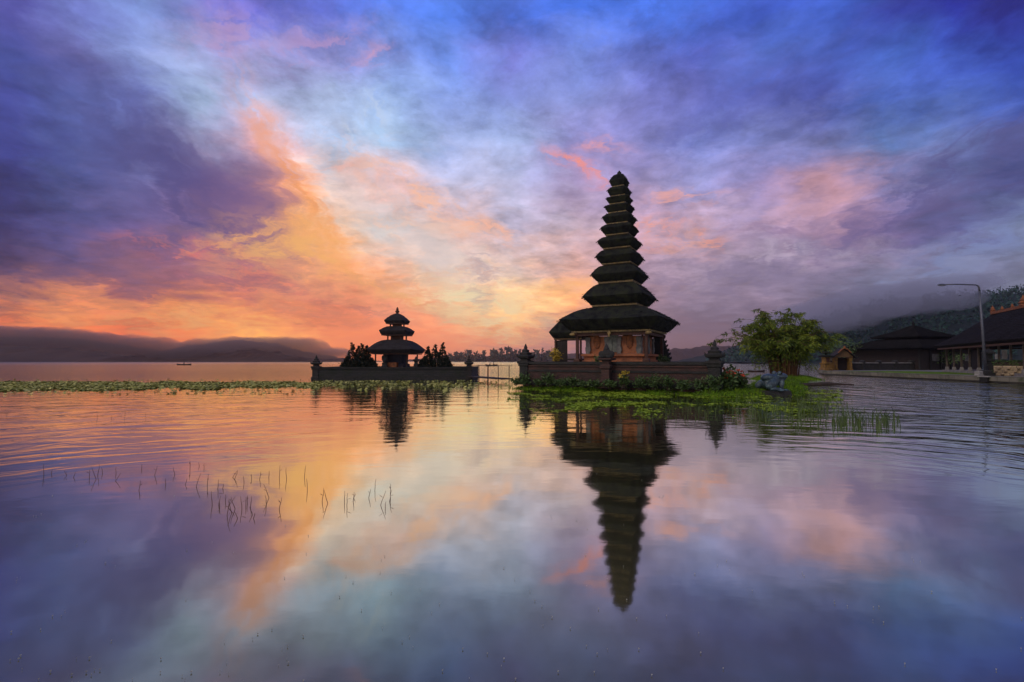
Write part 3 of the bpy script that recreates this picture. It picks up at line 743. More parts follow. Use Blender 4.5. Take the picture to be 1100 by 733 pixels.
mt = thing('three_roof_shrine', 'small three-roofed thatched shrine between dark cypresses on the low island', 'shrine', (sx_(426.5) * 52.5 / 49, 52.5, 1.0), R(-8))
k5 = 52.5 / F
def mz(py): return EYE + (388 - py) * k5 - 1.0
for i, (t_py, e_py, b_py, w, tw) in enumerate([(337, 345, 347.5, 25, 3), (351, 356, 360, 34, 15), (365.5, 376, 380, 56, 20)]):
    a = w * k5 / 2 / 1.1
    mb = MB(); thatch(mb, tw * k5 / 2, mz(t_py), a, mz(e_py), a * 0.86, mz(b_py), n=10, seed=i * 2.2 + 20, lift=0.03); rf = mb.build('roof', M_thatch2, mt)
    mb = MB(); mb.box((0, 0, mz(b_py) - 0.05), (a * 1.66, a * 1.66, 0.08)); mb.build('fascia', M_redwood, rf)
    if i < 2:
        nz_ = [352.5, 367][i]; ww = [11, 15][i] * k5
        mb = MB(); hh = mz(b_py) - mz(nz_) + 0.1
        for q in (-0.5, 0.5):
            for r_ in (-0.5, 0.5): mb.box((q * ww, r_ * ww, mz(b_py) - 0.09 - hh / 2), (0.12, 0.12, hh))
        mb.box((0, 0, mz(b_py) - 0.09 - hh / 2), (ww * 0.7, ww * 0.7, hh)); mb.box((0, 0, mz(nz_) + 0.12), (ww * 1.25, ww * 1.25, 0.08))
        mb.build('carved_band', M_redwood, mt)
mb = MB(); mb.lathe([(0.16, -0.1), (0.14, 0.1), (0.22, 0.16), (0.2, 0.3), (0.1, 0.36), (0.15, 0.46), (0.05, 0.62), (0.02, 0.7)], (0, 0, mz(337)), 10); mb.build('finial', M_redwood, mt)
mb = MB(); mb.sqlathe([(1.02, 0), (1.02, 0.5), (0.86, 0.55), (0.9, mz(380) - 0.1)]); mb.build('chamber_wall', mat('blue_black_wall', (0.03, 0.035, 0.05), (0.02, 0.02, 0.03), 4, .8), mt)
mb = MB(); mb.box((-0.25, -1.2, 0.38), (1.5, 0.5, 0.56)); mb.build('altar', M_terra, mt)
for sx2 in (-1, 1):
    for sy2 in (-1, 1):
        mb = MB(); mb.box((sx2 * 1.62, sy2 * 1.62, (mz(380) - 0.08) / 2), (0.11, 0.11, mz(380) - 0.08)); mb.build('post', M_wood, mt)
st = thing('guardian_statue', 'dark standing guardian statue left of the small shrine altar', 'statue', (sx_(413.5) * 51 / 49, 51, 1.0))
mb = MB(); mb.sqlathe([(0.3, 0), (0.3, 0.3), (0.22, 0.35), (0.24, 0.6)]); mb.build('pedestal', M_stonedk, st)
mb = MB(); mb.ell((0, 0, 0.95), (0.24, 0.2, 0.42)); mb.ell((0, 0, 1.42), (0.15, 0.15, 0.18)); mb.ell((-0.22, -0.05, 1.1), (0.09, 0.1, 0.28)); mb.ell((0.22, -0.05, 1.1), (0.09, 0.1, 0.28)); mb.lathe([(0.12, 1.52), (0.03, 1.78)], n=8)
o = mb.build('figure', M_stonedk, st); rm = o.modifiers.new('remesh', 'REMESH'); rm.mode = 'VOXEL'; rm.voxel_size = 0.04; rm.use_smooth_shade = True
mb = MB(); mb.sqlathe([(0.2, 0), (0.2, 0.5), (0.14, 0.55), (0.16, 0.8), (0.3, 0.86), (0.3, 0.95), (0.14, 1.0), (0.03, 1.25)])
tag(mb.build('stone_lantern', M_stonedk, loc=(sx_(447) * 50.5 / 49, 50.5, 1.0)), 'short dark stone lantern right of the small shrine', 'lantern')

# ------------------------------------------------------------------ plants
def cypress(px, top_py, Y, rad, label, group, z0=0.9):
    x = (px - 550) / F * Y; zt = EYE + (388 - top_py) * Y / F
    t = thing('cypress', label, 'cypress', (x, Y, z0), 0, group)
    H = zt - z0
    mb = MB(); mb.tube([(0, 0, 0), (0, 0, H * 0.9)], [0.09, 0.02]); mb.build('trunk', M_trunk, t)
    mb = MB()
    nb = 26
    for k in range(nb):
        f = k / (nb - 1); zc = 0.15 + f * (H - 0.3)
        prof = (1 - f) ** 1.35 * (0.75 + 0.25 * min(1, f * 6)) + .07
        for q in range(max(2, int(7 * (1 - f) + 2))):
            a = rnd.uniform(0, 6.28); rr = rad * prof * rnd.uniform(0.55, 1.05)
            cx, cy = rr * math.cos(a), rr * math.sin(a); zc2 = zc + rnd.uniform(-.12, .12)
            cs = 0.05 + 0.17 * (1 - f) ** 1.3
            for l in range(12):
                d = Vector((math.cos(a) * 0.5 + rnd.uniform(-.7, .7), math.sin(a) * 0.5 + rnd.uniform(-.7, .7), rnd.uniform(0.1, 1.4)))
                mb.leaf((cx + rnd.gauss(0, cs * .5), cy + rnd.gauss(0, cs * .5), zc2 + rnd.gauss(0, cs * .6)), d, rnd.uniform(0.12, 0.26), rnd.uniform(0.06, 0.11))
    for l in range(20): mb.leaf((rnd.gauss(0, .03), rnd.gauss(0, .03), H - 0.35 + rnd.uniform(0, .2)), (rnd.uniform(-.25, .25), rnd.uniform(-.25, .25), 1), 0.26, 0.07)
    mb.build('crown', L_cyp, t)
    return t
GL, GR = 'dark pointed cypresses in the clump left of the small shrine', 'dark pointed cypresses in the clump right of the small shrine'
for px, tp, Y, r, lb in [(372.5, 384, 50.6, .62, 'short stubby cypress at the outer left end of the left clump'), (378.5, 369.5, 51, .95, 'tall pointed cypress, first full-height one in the left clump'),
                      (385, 372.5, 51.4, .8, 'slightly shorter cypress second of the tall ones in the left clump'), (389, 370, 50.9, .85, 'slim tall cypress at the middle right of the left clump'),
                      (394, 371.5, 51.2, .9, 'tall cypress nearest the small shrine in the left clump'), (399, 385, 50.7, .6, 'short stubby cypress between left clump and small shrine')]:
    cypress(px, tp, Y, r, lb, GL)
for px, tp, Y, r, lb in [(454, 385, 50.6, .55, 'low stubby cypress on the shrine side of the right clump'), (459.5, 373, 51, .8, 'shortest of the three tall cypresses in the right clump'), (467.5, 370.5, 51.3, 1.0, 'broad middle cypress of the right clump'),
                      (475.5, 368.5, 50.9, .85, 'slim tallest cypress of the right clump, nearest the corner pillar'), (480.5, 384, 50.6, .55, 'low stubby cypress on the outer side of the right clump')]:
    cypress(px, tp, Y, r, lb, GR)

ORD = ['first', 'second', 'third', 'fourth', 'fifth', 'sixth', 'seventh', 'eighth', 'ninth', 'tenth', 'eleventh', 'twelfth', 'thirteenth', 'fourteenth', 'fifteenth', 'sixteenth', 'seventeenth', 'eighteenth']
def shrub(x, y, z, h, r, n, mtl, label, cat='shrub', group=None, size=0.2, name='shrub', flowers=None, fl_n=0):
    t = thing(name, label, cat, (x, y, z), 0, group)
    mb = MB(); tips = []
    for k in range(9):
        a = rnd.uniform(0, 6.28); rr = r * rnd.uniform(.2, .9)
        tip = Vector((rr * math.cos(a), rr * math.sin(a), h * rnd.uniform(.6, 1)))
        mb.tube([(rnd.uniform(-.08, .08), rnd.uniform(-.08, .08), 0), tip * 0.5 + Vector((0, 0, h * .1)), tip], [0.018, 0.012, 0.006], 5); tips.append(tip)
    mb.build('stems', M_trunk, t)
    mb = MB()
    for k in range(n):
        tip = rnd.choice(tips); f = rnd.uniform(0.25, 1.0)
        c = tip * f + Vector((rnd.gauss(0, r * .16), rnd.gauss(0, r * .16), rnd.gauss(0, h * .07)))
        c.z = max(c.z, 0.02)
        mb.leaf(c, (rnd.uniform(-1, 1), rnd.uniform(-1, 1), rnd.uniform(-.3, 1.1)), size * rnd.uniform(.7, 1.4), size * rnd.uniform(.3, .5))
    mb.build('foliage', mtl, t)
    if flowers:
        for k in range(fl_n):
            mb = MB(); tip = rnd.choice(tips); c = tip * rnd.uniform(.9, 1.08) + Vector((rnd.gauss(0, r * .12), rnd.gauss(0, r * .12), rnd.uniform(0, .1)))
            for l in range(6): mb.leaf(c, (rnd.uniform(-1, 1), rnd.uniform(-1, 1), rnd.uniform(-.2, 1)), 0.15, 0.10)
            mb.build('flower', flowers, t)
    return t
nS = 16
for k in range(nS):
    u = -h2 - 0.3 + (WL + 0.5) * k / (nS - 1)
    if abs(u + 0.05) < 0.3: u += 0.55
    p = isl(u, -0.75 + rnd.uniform(-.12, .08), 0.2)
    shrub(p.x, p.y, p.z, rnd.uniform(.4, .95), rnd.uniform(.4, .66), 260, L_dark, 'dark leafy shrub at the foot of the red brick wall, %s from the left pillar' % ORD[k], group='leafy shrubs along the foot of the brick wall', size=.19)
p = isl(1.15, -0.95, 0.25); shrub(p.x, p.y, p.z, .85, .3, 120, L_dark, 'small shrub with yellow flowers before the brick wall, right of the pedestal', 'flower', size=.16, name='flowering_shrub', flowers=L_yel, fl_n=14)
p = P(597, 389, 36.5); shrub(p.x, p.y, FLOOR, 1.05, .42, 220, L_yel, 'yellow green spiky shrub on the terrace beside the slatted pavilion', 'shrub', size=.22, name='flowering_shrub')
for px, nm in ((611.5, 'left'), (616, 'x')):
    pass
for px, lb in ((634, 'small grey green potted shrub left of the tower plinth'), (699, 'small grey green shrub right of the tower plinth'), (704.5, 'round grey green shrub before the carved gate wing')):
    p = P(px, 389, 35.5); shrub(p.x, p.y - (3 if px < 650 else 2.4), FLOOR, .55, .3, 120, L_pale, lb, size=.14)
# red cannas right of the corner pillar
for k, (px, Y, h, lb) in enumerate([(776, 27.6, 1.0, 'red leaved canna clump touching the right corner pillar'), (786, 27.4, 1.25, 'tallest red flowering canna clump beside the right corner pillar'), (795, 27.6, 1.0, 'red flowering canna clump on the outer side, nearest the frog')]):
    p = P(px, 405, Y); shrub(p.x, Y, 0.2, h, .55, 260, L_dark, lb, 'canna', 'red flowering cannas by the corner pillar', .28, 'canna', L_red, 16 if k == 1 else 9)

# bamboo
bt = thing('bamboo_clump', 'large arching bamboo clump with brown culms behind the frog', 'bamboo', (26.8, 50.5, 0.3))
culm = MB(); lf = MB(); rnd.seed(21)
for k in range(88):
    a = rnd.uniform(0, 6.28); r0 = 1.15 * math.sqrt(rnd.random())
    b0 = Vector((r0 * math.cos(a), r0 * math.sin(a), 0))
    a2 = a + rnd.uniform(-.5, .5); lean = rnd.uniform(0.12, 1.0) ** 0.8
    H = rnd.uniform(4.8, 7.9) * (1.0 - 0.28 * lean); out = lean * rnd.uniform(2.8, 5.6)
    pts = []
    for i in range(11):
        f = i / 10
        z = H * (f - (0.18 + 0.34 * lean) * f ** 3.4) * 1.2
        pts.append(b0 + Vector((math.cos(a2), math.sin(a2), 0)) * out * f ** 2.0 + Vector((0, 0, z)))
    culm.tube(pts, [0.055 - 0.046 * i / 10 for i in range(11)], 5)
    for q in range(rnd.randint(9, 14)):
        f = rnd.uniform(0.34, 1.0); i = min(9, int(f * 10)); c = pts[i].lerp(pts[i + 1], f * 10 - i)
        b2 = rnd.uniform(0, 6.28); L = rnd.uniform(.4, 1.1) * (1.25 - .5 * f)
        tipv = Vector((math.cos(b2), math.sin(b2), rnd.uniform(-.9, .1))) * L
        culm.tube([c, c + tipv * .55 + Vector((0, 0, .12 * L)), c + tipv], [.012, .008, .003], 4)
        for l in range(28):
            g_ = rnd.random(); p3 = c + tipv * g_ + Vector((0, 0, .3 * L * g_ * (1 - g_)))
            d = Vector((math.cos(b2) * .5 + rnd.uniform(-.8, .8), math.sin(b2) * .5 + rnd.uniform(-.8, .8), rnd.uniform(-1.3, .1)))
            lf.leaf(p3 + Vector((rnd.gauss(0, .07), rnd.gauss(0, .07), rnd.gauss(0, .06))), d, rnd.uniform(.22, .46), rnd.uniform(.05, .09))
for k in range(26):                                                     # young shoots round the foot
    a = rnd.uniform(0, 6.28); r0 = rnd.uniform(1.0, 2.6); c = Vector((r0 * math.cos(a), r0 * math.sin(a), 0)); h = rnd.uniform(.9, 2.4)
    culm.tube([c, c + Vector((.1 * math.cos(a), .1 * math.sin(a), h))], [.014, .006], 4)
    for l in range(26): lf.leaf(c + Vector((rnd.gauss(0, .18), rnd.gauss(0, .18), h * rnd.uniform(.45, 1.05))), (rnd.uniform(-1, 1), rnd.uniform(-1, 1), rnd.uniform(-.9, .5)), rnd.uniform(.2, .36), .07)
bt.scale = (1.12, 1.12, 1.14)
culm.build('culms', M_bark, bt); lf.build('foliage', L_bamboo, bt)
def leafy_tree(x, y, z0, H, rad, label, mtl, n=34, group=None, leaf=.3, name='tree'):
    t = thing(name, label, 'tree', (x, y, z0), 0, group)
    mb = MB(); mb.tube([(0, 0, 0), (.06, 0, H * .35), (0, .05, H * .6)], [.13, .1, .06])
    lf = MB()
    for k in range(n):
        a = rnd.uniform(0, 6.28); rr = rad * math.sqrt(rnd.random()); zc = H * (.42 + .5 * rnd.random() * (1 - .5 * (rr / rad) ** 2))
        c = Vector((rr * math.cos(a), rr * math.sin(a), zc))
        if k % 4 == 0: mb.tube([(0, 0, H * .35), c * .6 + Vector((0, 0, H * .15)), c], [.05, .03, .012], 5)
        for l in range(26):
            s = rad * .2
            lf.leaf(c + Vector((rnd.gauss(0, s), rnd.gauss(0, s), rnd.gauss(0, s * .7))), (rnd.uniform(-1, 1), rnd.uniform(-1, 1), rnd.uniform(-.8, .6)), leaf * rnd.uniform(.7, 1.4), leaf * .4)
    mb.build('trunk', M_trunk, t); lf.build('crown', mtl, t)
for px, Y, H, r, lb in [(903, 86, 6.2, 2.6, 'pale green loose tree behind the small gate shrine'), (917, 92, 4.0, 2.4, 'low pale green tree left of the dark two-tier pavilion')]:
    leafy_tree((px - 550) / F * Y, Y, .4, H, r, lb, L_pale)
leafy_tree((1018 - 550) / F * 78, 78, .4, 3.2, 2.0, 'small bright green tree seen between the pavilion posts', L_pale)

# frog statue
fz = 0.22; fp = P(830, 420, 27.2)
fr = thing('frog_statue', 'large blue green frog statue crouching on the turf and facing right', 'statue', (fp.x, 27.2, fz), R(8))
def Eu(a, b, c): from_ = __import__('mathutils').Euler((R(a), R(b), R(c))); return from_
mb = MB()
mb.ell((-0.05, 0, 0.50), (0.58, 0.44, 0.33), Eu(0, -24, 0)); mb.ell((0.42, 0, 0.74), (0.40, 0.38, 0.21), Eu(0, -8, 0)); mb.ell((0.36, 0, 0.60), (0.36, 0.33, 0.18), Eu(0, -12, 0))
mb.ell((-0.30, 0, 0.72), (0.34, 0.34, 0.2), Eu(0, -10, 0))
for s in (-1, 1):
    mb.ell((0.26, s * 0.22, 0.93), (0.13, 0.11, 0.12))
    mb.ell((-0.34, s * 0.42, 0.36), (0.40, 0.19, 0.22), Eu(0, -28, s * -10)); mb.ell((-0.20, s * 0.52, 0.12), (0.36, 0.13, 0.1))
    mb.ell((0.02, s * 0.58, 0.05), (0.22, 0.13, 0.05)); mb.ell((0.28, s * 0.36, 0.34), (0.12, 0.11, 0.3), Eu(0, 14, 0)); mb.ell((0.40, s * 0.40, 0.06), (0.2, 0.13, 0.06))
    for q in (-.35, 0, .35): mb.ell((0.55, s * 0.40 + q * .22, 0.04), (0.12, 0.03, 0.035))
o = mb.build('body', M_frog, fr); rm = o.modifiers.new('remesh', 'REMESH'); rm.mode = 'VOXEL'; rm.voxel_size = 0.03; rm.use_smooth_shade = True
sm = o.modifiers.new('smooth', 'SMOOTH'); sm.iterations = 3
mb = MB(); mb.tube([(0.12 + .0, -0.385, 0.70), (0.36, -0.375, 0.70), (0.62, -0.28, 0.705), (0.80, -0.08, 0.715), (0.825, 0, 0.717), (0.80, 0.08, 0.715), (0.62, 0.28, 0.705), (0.36, 0.375, 0.70)], 0.022, 6); mb.build('mouth', M_black, fr)
for s in (-1, 1):
    mb = MB(); mb.ell((0.31, s * 0.30, 0.95), (0.06, 0.045, 0.06)); mb.build('eye', M_black, fr, smooth=True)
mb = MB(); mb.sqlathe([(0.62, -0.25), (0.58, 0.02)]); bs = mb.build('base', M_stonedk, fr); bs.scale = (1.1, 1, 1)

# ------------------------------------------------------------------ footbridge
br = thing('footbridge', 'low plank footbridge with thin railing between the two islands', 'bridge')
pa = Vector((sx_(507), 48.6, .34)); pb = Vector((-0.4, 41.8, .36)); dv = pb - pa; L = dv.length; ang = math.atan2(dv.y, dv.x)
mb = MB(); mb.box(((pa.x + pb.x) / 2, (pa.y + pb.y) / 2, .34), (L, 1.1, .1), ang); mb.build('deck', M_wood, br)
sd_ = Vector((-math.sin(ang), math.cos(ang), 0)) * .5
for s in (-1, 1):
    q0, q1 = pa + sd_ * s, pb + sd_ * s
    for z in (1.05,):
        mb = MB(); mb.tube([q0 + Vector((0, 0, z)), q1 + Vector((0, 0, z))], .022, 6); mb.build('rail', M_wood, br)
    for k in range(4):
        q = q0.lerp(q1, (k + .3) / 3.6); mb = MB(); mb.tube([(q.x, q.y, -.4), (q.x, q.y, 1.42)], .035, 6); mb.build('rail_post', M_wood, br)

# ------------------------------------------------------------------ boats and people
def boat(px, Y, L, label, people, rz=0.0):
    x = (px - 550) / F * Y
    t = thing('rowing_boat', label, 'boat', (x, Y, 0), rz, None)
    mb = MB(); n = 12; vs = []; 
    for i in range(n + 1):
        f = -1 + 2 * i / n; w = .55 * (1 - abs(f) ** 2.6) + .03; sh = .42 + .28 * f * f
        vs += [(f * L / 2, -w, sh), (f * L / 2 * .94, -w * .6, -.1), (f * L / 2 * .94, w * .6, -.1), (f * L / 2, w, sh), (f * L / 2 * .97, w * .85, sh), (f * L / 2 * .9, 0, .08), (f * L / 2 * .97, -w * .85, sh)]
    fs = []
    for i in range(n):
        for k in range(7):
            k2 = (k + 1) % 7; fs.append((i * 7 + k, i * 7 + k2, (i + 1) * 7 + k2, (i + 1) * 7 + k))
    fs.append(tuple(range(6, -1, -1))); fs.append(tuple(n * 7 + k for k in range(7)))
    mb.add(vs, fs); mb.build('hull', M_boat, t)
    for k in range(3): 
        mb = MB(); mb.box((-L * .22 + k * L * .22, 0, .32), (.22, .86, .04)); mb.build('thwart', M_boat, t)
    for k, (dx, lb) in enumerate(people):
        pr = thing('person', lb, 'person', (x + dx * math.cos(rz), Y + dx * math.sin(rz), .38), rz + (math.pi / 2 if k % 2 else -math.pi / 2))
        mb = MB()
        mb.ell((0, 0, .12), (.19, .15, .14)); mb.ell((0, 0, .36), (.17, .12, .28)); mb.ell((0, -.01, .52), (.22, .11, .12)); mb.ell((0, -.02, .68), (.06, .06, .1)); mb.ell((0, -.03, .80), (.09, .105, .125))
        for s in (-1, 1):
            mb.ell((s * .11, -.22, .12), (.085, .25, .085)); mb.ell((s * .12, -.44, -.08), (.065, .07, .24)); mb.ell((s * .12, -.5, -.29), (.05, .12, .04))
            mb.ell((s * .24, -.08, .42), (.055, .075, .17), Eu(-25, 0, 0)); mb.ell((s * .22, -.25, .30), (.045, .15, .045), Eu(8, 0, s * -8)); mb.ell((s * .2, -.41, .30), (.04, .055, .04))
        o = mb.build('body', M_shirt, pr); rm = o.modifiers.new('remesh', 'REMESH'); rm.mode = 'VOXEL'; rm.voxel_size = .028; rm.use_smooth_shade = True
        mb = MB(); mb.ell((0, -.105, .80), (.065, .035, .085)); mb.build('face', M_skin, pr, smooth=True)
        mb = MB(); mb.lathe([(.02, 1.0), (.1, .93), (.24, .85), (.235, .84), (.09, .86)], n=14); mb.build('hat', M_wood, pr)
        if k == 0:
            pd = MB(); pd.tube([(.2, -.42, .32), (.55, -.2, .2), (1.0, .1, -.25)], .02, 6); pd.box((1.05, .14, -.32), (.22, .04, .2))
            q = tag(pd.build('paddle', M_boat), 'long paddle held over the side of ' + ('the far left boat' if px < 300 else 'the boat beyond the bridge'), 'paddle'); q.location = pr.location; q.rotation_euler = pr.rotation_euler
    return t
boat(198, 225, 6.4, 'dark narrow boat far out on the lake at the left under the misty hills', [(0.1, 'person in dark shirt and hat seated in the far left boat')], .05)
boat(528, 185, 4.5, 'dark small boat out on the lake beyond the footbridge', [(-.5, 'person in dark shirt and hat seated on the left in the boat beyond the bridge'), (.75, 'person in dark shirt and hat seated on the right in the boat beyond the bridge')], -.08)
cn_ = boat(812, 84, 2.9, 'low empty dark canoe on the lake left of the bamboo', [], .02)
cn_.scale = (1, .8, .5)
o = MB(); p0 = W(858, 414.3); p1 = W(917, 413.6)
o.tube([p0 + Vector((0, 0, .02)), (p0 + p1) / 2 + Vector((0, .1, .07)), p1 + Vector((0, 0, .0))], [.14, .17, .06], 8)
tag(o.build('floating_log', M_trunk), 'long dark log lying in the water right of the turf tongue', 'log')

# ------------------------------------------------------------------ right bank buildings
def hip_roof(mb, lx, ly, z_e, z_r, rx, over=0.0, thick=.22, ry=0.0):
    """hip roof, half sizes lx, ly at the eaves, ridge half length rx (half width ry), gently sagging slopes"""
    n = 22; rings = []
    for k in range(n + 1):
        t = k / n
        zz = z_e + (z_r - z_e) * (t * .82 + .18 * t * t)
        rings.append((lx + (rx - lx) * t, ly + (ry - ly) * t, zz))
        if k < n: rings.append((lx + (rx - lx) * (t + .002), ly + (ry - ly) * (t + .002), zz + .09))
    vs = [(lx * .97, ly * .97, z_e - thick)]
    allr = [(lx * .96, ly * .96, z_e - thick)] + rings
    V = []
    N = 14
    for a, b_, z in allr:
        for (xa, ya, xb, yb) in ((-a, -b_, a, -b_), (a, -b_, a, b_), (a, b_, -a, b_), (-a, b_, -a, -b_)):
            for i in range(N):
                f = i / N; x = xa + (xb - xa) * f; y = ya + (yb - ya) * f
                V.append((x, y, z + .035 * mn.noise(Vector((x * 1.3, y * 1.3, z * 2))) + .10 * mn.noise(Vector((x * .35, y * .35, z * .3)))))
    m = 4 * N; Fc = []
    for k in range(len(allr) - 1):
        for i in range(m):
            j = (i + 1) % m; Fc.append((k * m + i, k * m + j, (k + 1) * m + j, (k + 1) * m + i))
    Fc.append(tuple(range(m - 1, -1, -1))); L = (len(allr) - 1) * m; Fc.append(tuple(L + i for i in range(m)))
    mb.add(V, Fc)
M_tile = mat('black_roof_tile', (0.006, 0.006, 0.007), (0.014, 0.014, 0.016), 1.5, .9, .08, 5, stretch=(1, 1, .3), spec=.1)
M_post = mat('worn_timber_post', (0.13, 0.10, 0.075), (0.06, 0.05, 0.042), 5.0, 0.8)
# large pavilion
dv = Vector((-.45, -.893)); pv = Vector((.893, -.45))
LBx, LBy = 54.4, 66.0; HL, HWd = 13.5, 5.2
cx_ = LBx + dv.x * HL + pv.x * HWd; cy_ = LBy + dv.y * HL + pv.y * HWd
lp = thing('long_pavilion', 'long open-sided pavilion with steep dark roof and orange ridge ornaments at the right edge', 'pavilion', (cx_, cy_, .45), math.atan2(dv.y, dv.x))
ZE, ZR = 3.25, 7.0
mb = MB(); hip_roof(mb, HL, HWd, ZE, ZR, HL - 2.2); rf = mb.build('roof', M_tile, lp)
mb = MB(); mb.box((0, 0, ZR + .12), (2 * (HL - 2.2), .42, .3))
mb.build('ridge_cap', M_terra, rf)
for k in range(9):
    x = -(HL - 2.3) + k * 2.8; big_ = k == 3
    mb = MB(); s = 1.15 if big_ else (.8 if k % 3 == 0 else .5)
    mb.sqlathe([(.26 * s, 0), (.2 * s, .18 * s), (.3 * s, .24 * s), (.16 * s, .42 * s), (.2 * s, .5 * s), (.06 * s, .8 * s), (.02, 1.0 * s)], (x, 0, ZR + .26))
    if big_: mb.box((x, 0, ZR + .6), (.8, .2, .25))
    mb.build('ridge_ornament', M_terra, rf)
mb = MB()
for s in (-1, 1): mb.box((0, s * (HWd - .35), ZE - .36), (2 * HL - .5, .12, .2)); mb.box((s * (HL - .35), 0, ZE - .36), (.12, 2 * HWd - .8, .198))
mb.build('eave_board', M_redwood, lp)
mb = MB(); mb.box((0, 0, .1), (2 * HL - 1.2, 2 * HWd - 1.2, .3)); mb.build('floor_slab', M_concrete, lp)
nposts = 10
for s in (-1, 1):
    for k in range(nposts):
        x = -(HL - 1.1) + k * 2 * (HL - 1.1) / (nposts - 1)
        mb = MB(); mb.box((x, s * (HWd - 1.0), 1.55), (.16, .16, 2.75)); pt = mb.build('post', M_post, lp)
        mb = MB(); mb.sqlathe([(.17, .25), (.17, .4), (.12, .65)], (x, s * (HWd - 1.0), 0)); mb.build('post_base', M_concrete, pt)
mb = MB(); mb.box((5.5, HWd - 1.4, 1.5), (12.5, .12, 2.5)); mb.build('rear_screen', M_wood, lp)
mb = MB(); mb.box((-3.5, .6, .75), (9.0, .9, .1)); mb.box((-7.4, .6, .48), (.12, .7, .5)); mb.box((.4, .6, .48), (.12, .7, .5)); mb.box((-3.5, .6, .48), (.12, .7, .5))
tag(mb.build('bench', M_wood, loc=lp.location, rz=lp.rotation_euler.z), 'long dark bench inside the open pavilion with orange ridge', 'bench')
# two-tier pavilion
tp = thing('two_tier_pavilion', 'dark hall with two stacked pyramid roofs beyond the grey boundary wall', 'hall', ((982 - 550) / F * 84, 84, .45), R(18))
k8 = 84 / F
mb = MB(); hip_roof(mb, 8.6, 7.0, 1.35 + 13 * k8, 1.35 + 23.5 * k8, 3.6, ry=3.0); mb.build('lower_roof', M_tile, tp)
mb = MB(); mb.box((0, 0, 1.35 + 23.6 * k8), (6.2, 5.0, 1.2)); mb.build('clerestory', M_wood, tp)
mb = MB(); hip_roof(mb, 4.6, 3.9, 1.35 + 25.5 * k8, 1.35 + 38.2 * k8, .15, ry=.1); up = mb.build('upper_roof', M_tile, tp)
mb = MB(); mb.lathe([(.3, -.2), (.16, .1), (.24, .3), (.05, .7)], (0, 0, 1.35 + 38.2 * k8), 10); mb.build('finial', M_tile, up)
mb = MB(); mb.box((0, 0, 1.6), (13.6, 10.6, 3.2)); mb.build('wall', M_wood, tp)
for k in range(7):
    mb = MB(); mb.box((-6.9 + k * 2.3, -5.36, 1.6), (.28, .16, 3.1)); mb.build('post', M_stonedk, tp)
for k in (-3.4, 0.9, 3.9):
    mb = MB(); mb.box((k, -5.33, 1.9), (1.5, .08, 1.1)); mb.build('shutter', M_stone, tp)
# boundary wall with pale band
bw = thing('boundary_wall', 'long grey boundary wall with pale coping in front of the dark hall', 'wall')
q0 = Vector((46.5, 75.2)); q1 = Vector((66, 78.6)); dd = q1 - q0; a_ = math.atan2(dd.y, dd.x); mc = (q0 + q1) / 2
for nm, z, h, w, mm in (('wall_panel', .95, 1.0, .3, M_stonedk), ('coping', 1.52, .14, .5, M_concrete), ('footing', .55, .2, .42, M_stonedk)):
    mb = MB(); mb.box((mc.x, mc.y, z), (dd.length, w, h), a_); mb.build(nm, mm, bw)
for k in range(8):
    q = q0.lerp(q1, k / 7); mb = MB(); mb.box((q.x, q.y, 1.05), (.5, .5, 1.2), a_); mb.sqlathe([(.32, 0), (.32, .1), (.1, .3)], (q.x, q.y, 1.65), a_); mb.build('pier', M_stonedk, bw)
# small yellow gate shrine
kg = 74 / F
gs = thing('gate_shrine', 'small yellow shrine with curved orange gable roof beside the bamboo', 'shrine', ((904 - 550) / F * 74.5, 74.5, .45), R(-6))
for s in (-1, 1):
    mb = MB(); mb.box((s * 1.0, 0, .95), (.36, .9, 1.9)); mb.box((s * 1.0, 0, .12), (.5, 1.05, .24)); mb.box((s * 1.0, 0, 1.72), (.46, 1.0, .14)); mb.build('pillar', M_yellow, gs)
mb = MB(); mb.box((0, .3, .95), (1.7, .1, 1.8)); mb.build('door', M_wood, gs)
mb = MB()
prof = [(-1.75, 1.75), (-1.45, 1.95), (-.9, 2.35), (-.4, 2.85), (0, 3.05), (.4, 2.85), (.9, 2.35), (1.45, 1.95), (1.75, 1.75)]
vs = []
for x, z in prof: vs += [(x, -.85, z), (x, .85, z), (x, .85, z + .14), (x, -.85, z + .14)]
fs = []
for i in range(len(prof) - 1):
    for k in range(4): k2 = (k + 1) % 4; fs.append((i * 4 + k, i * 4 + k2, (i + 1) * 4 + k2, (i + 1) * 4 + k))
fs += [(3, 2, 1, 0), tuple(len(prof) * 4 - 4 + k for k in range(4))]
mb.add(vs, fs); rf = mb.build('roof', M_thatch2, gs)
mb = MB(); mb.tube([(x, -.88, z + .17) for x, z in prof[2:7]], .09, 6); mb.ell((0, -.85, 3.3), (.18, .1, .22)); mb.build('ridge_tile', M_terra, rf)
mb = MB(); mb.add([(-1.3, -.6, 1.9), (1.3, -.6, 1.9), (.4, -.6, 2.78), (0, -.6, 2.98), (-.4, -.6, 2.78), (-1.3, -.5, 1.9), (1.3, -.5, 1.9), (.4, -.5, 2.78), (0, -.5, 2.98), (-.4, -.5, 2.78)],
   [(0, 1, 2, 3, 4), (9, 8, 7, 6, 5), (0, 5, 6, 1), (1, 6, 7, 2), (2, 7, 8, 3), (3, 8, 9, 4), (4, 9, 5, 0)]); mb.build('gable', M_golddk, gs)
os_ = thing('offering_shrine', 'slender yellow offering shrine with dark tiered roofs left of the gate shrine', 'shrine', ((887 - 550) / F * 72.5, 72.5, .45), R(4))
mb = MB(); mb.sqlathe([(.62, 0), (.62, .3), (.5, .36), (.5, .9), (.6, .96), (.6, 1.1), (.38, 1.14), (.38, 1.9)]); mb.build('pedestal', M_yellow, os_)
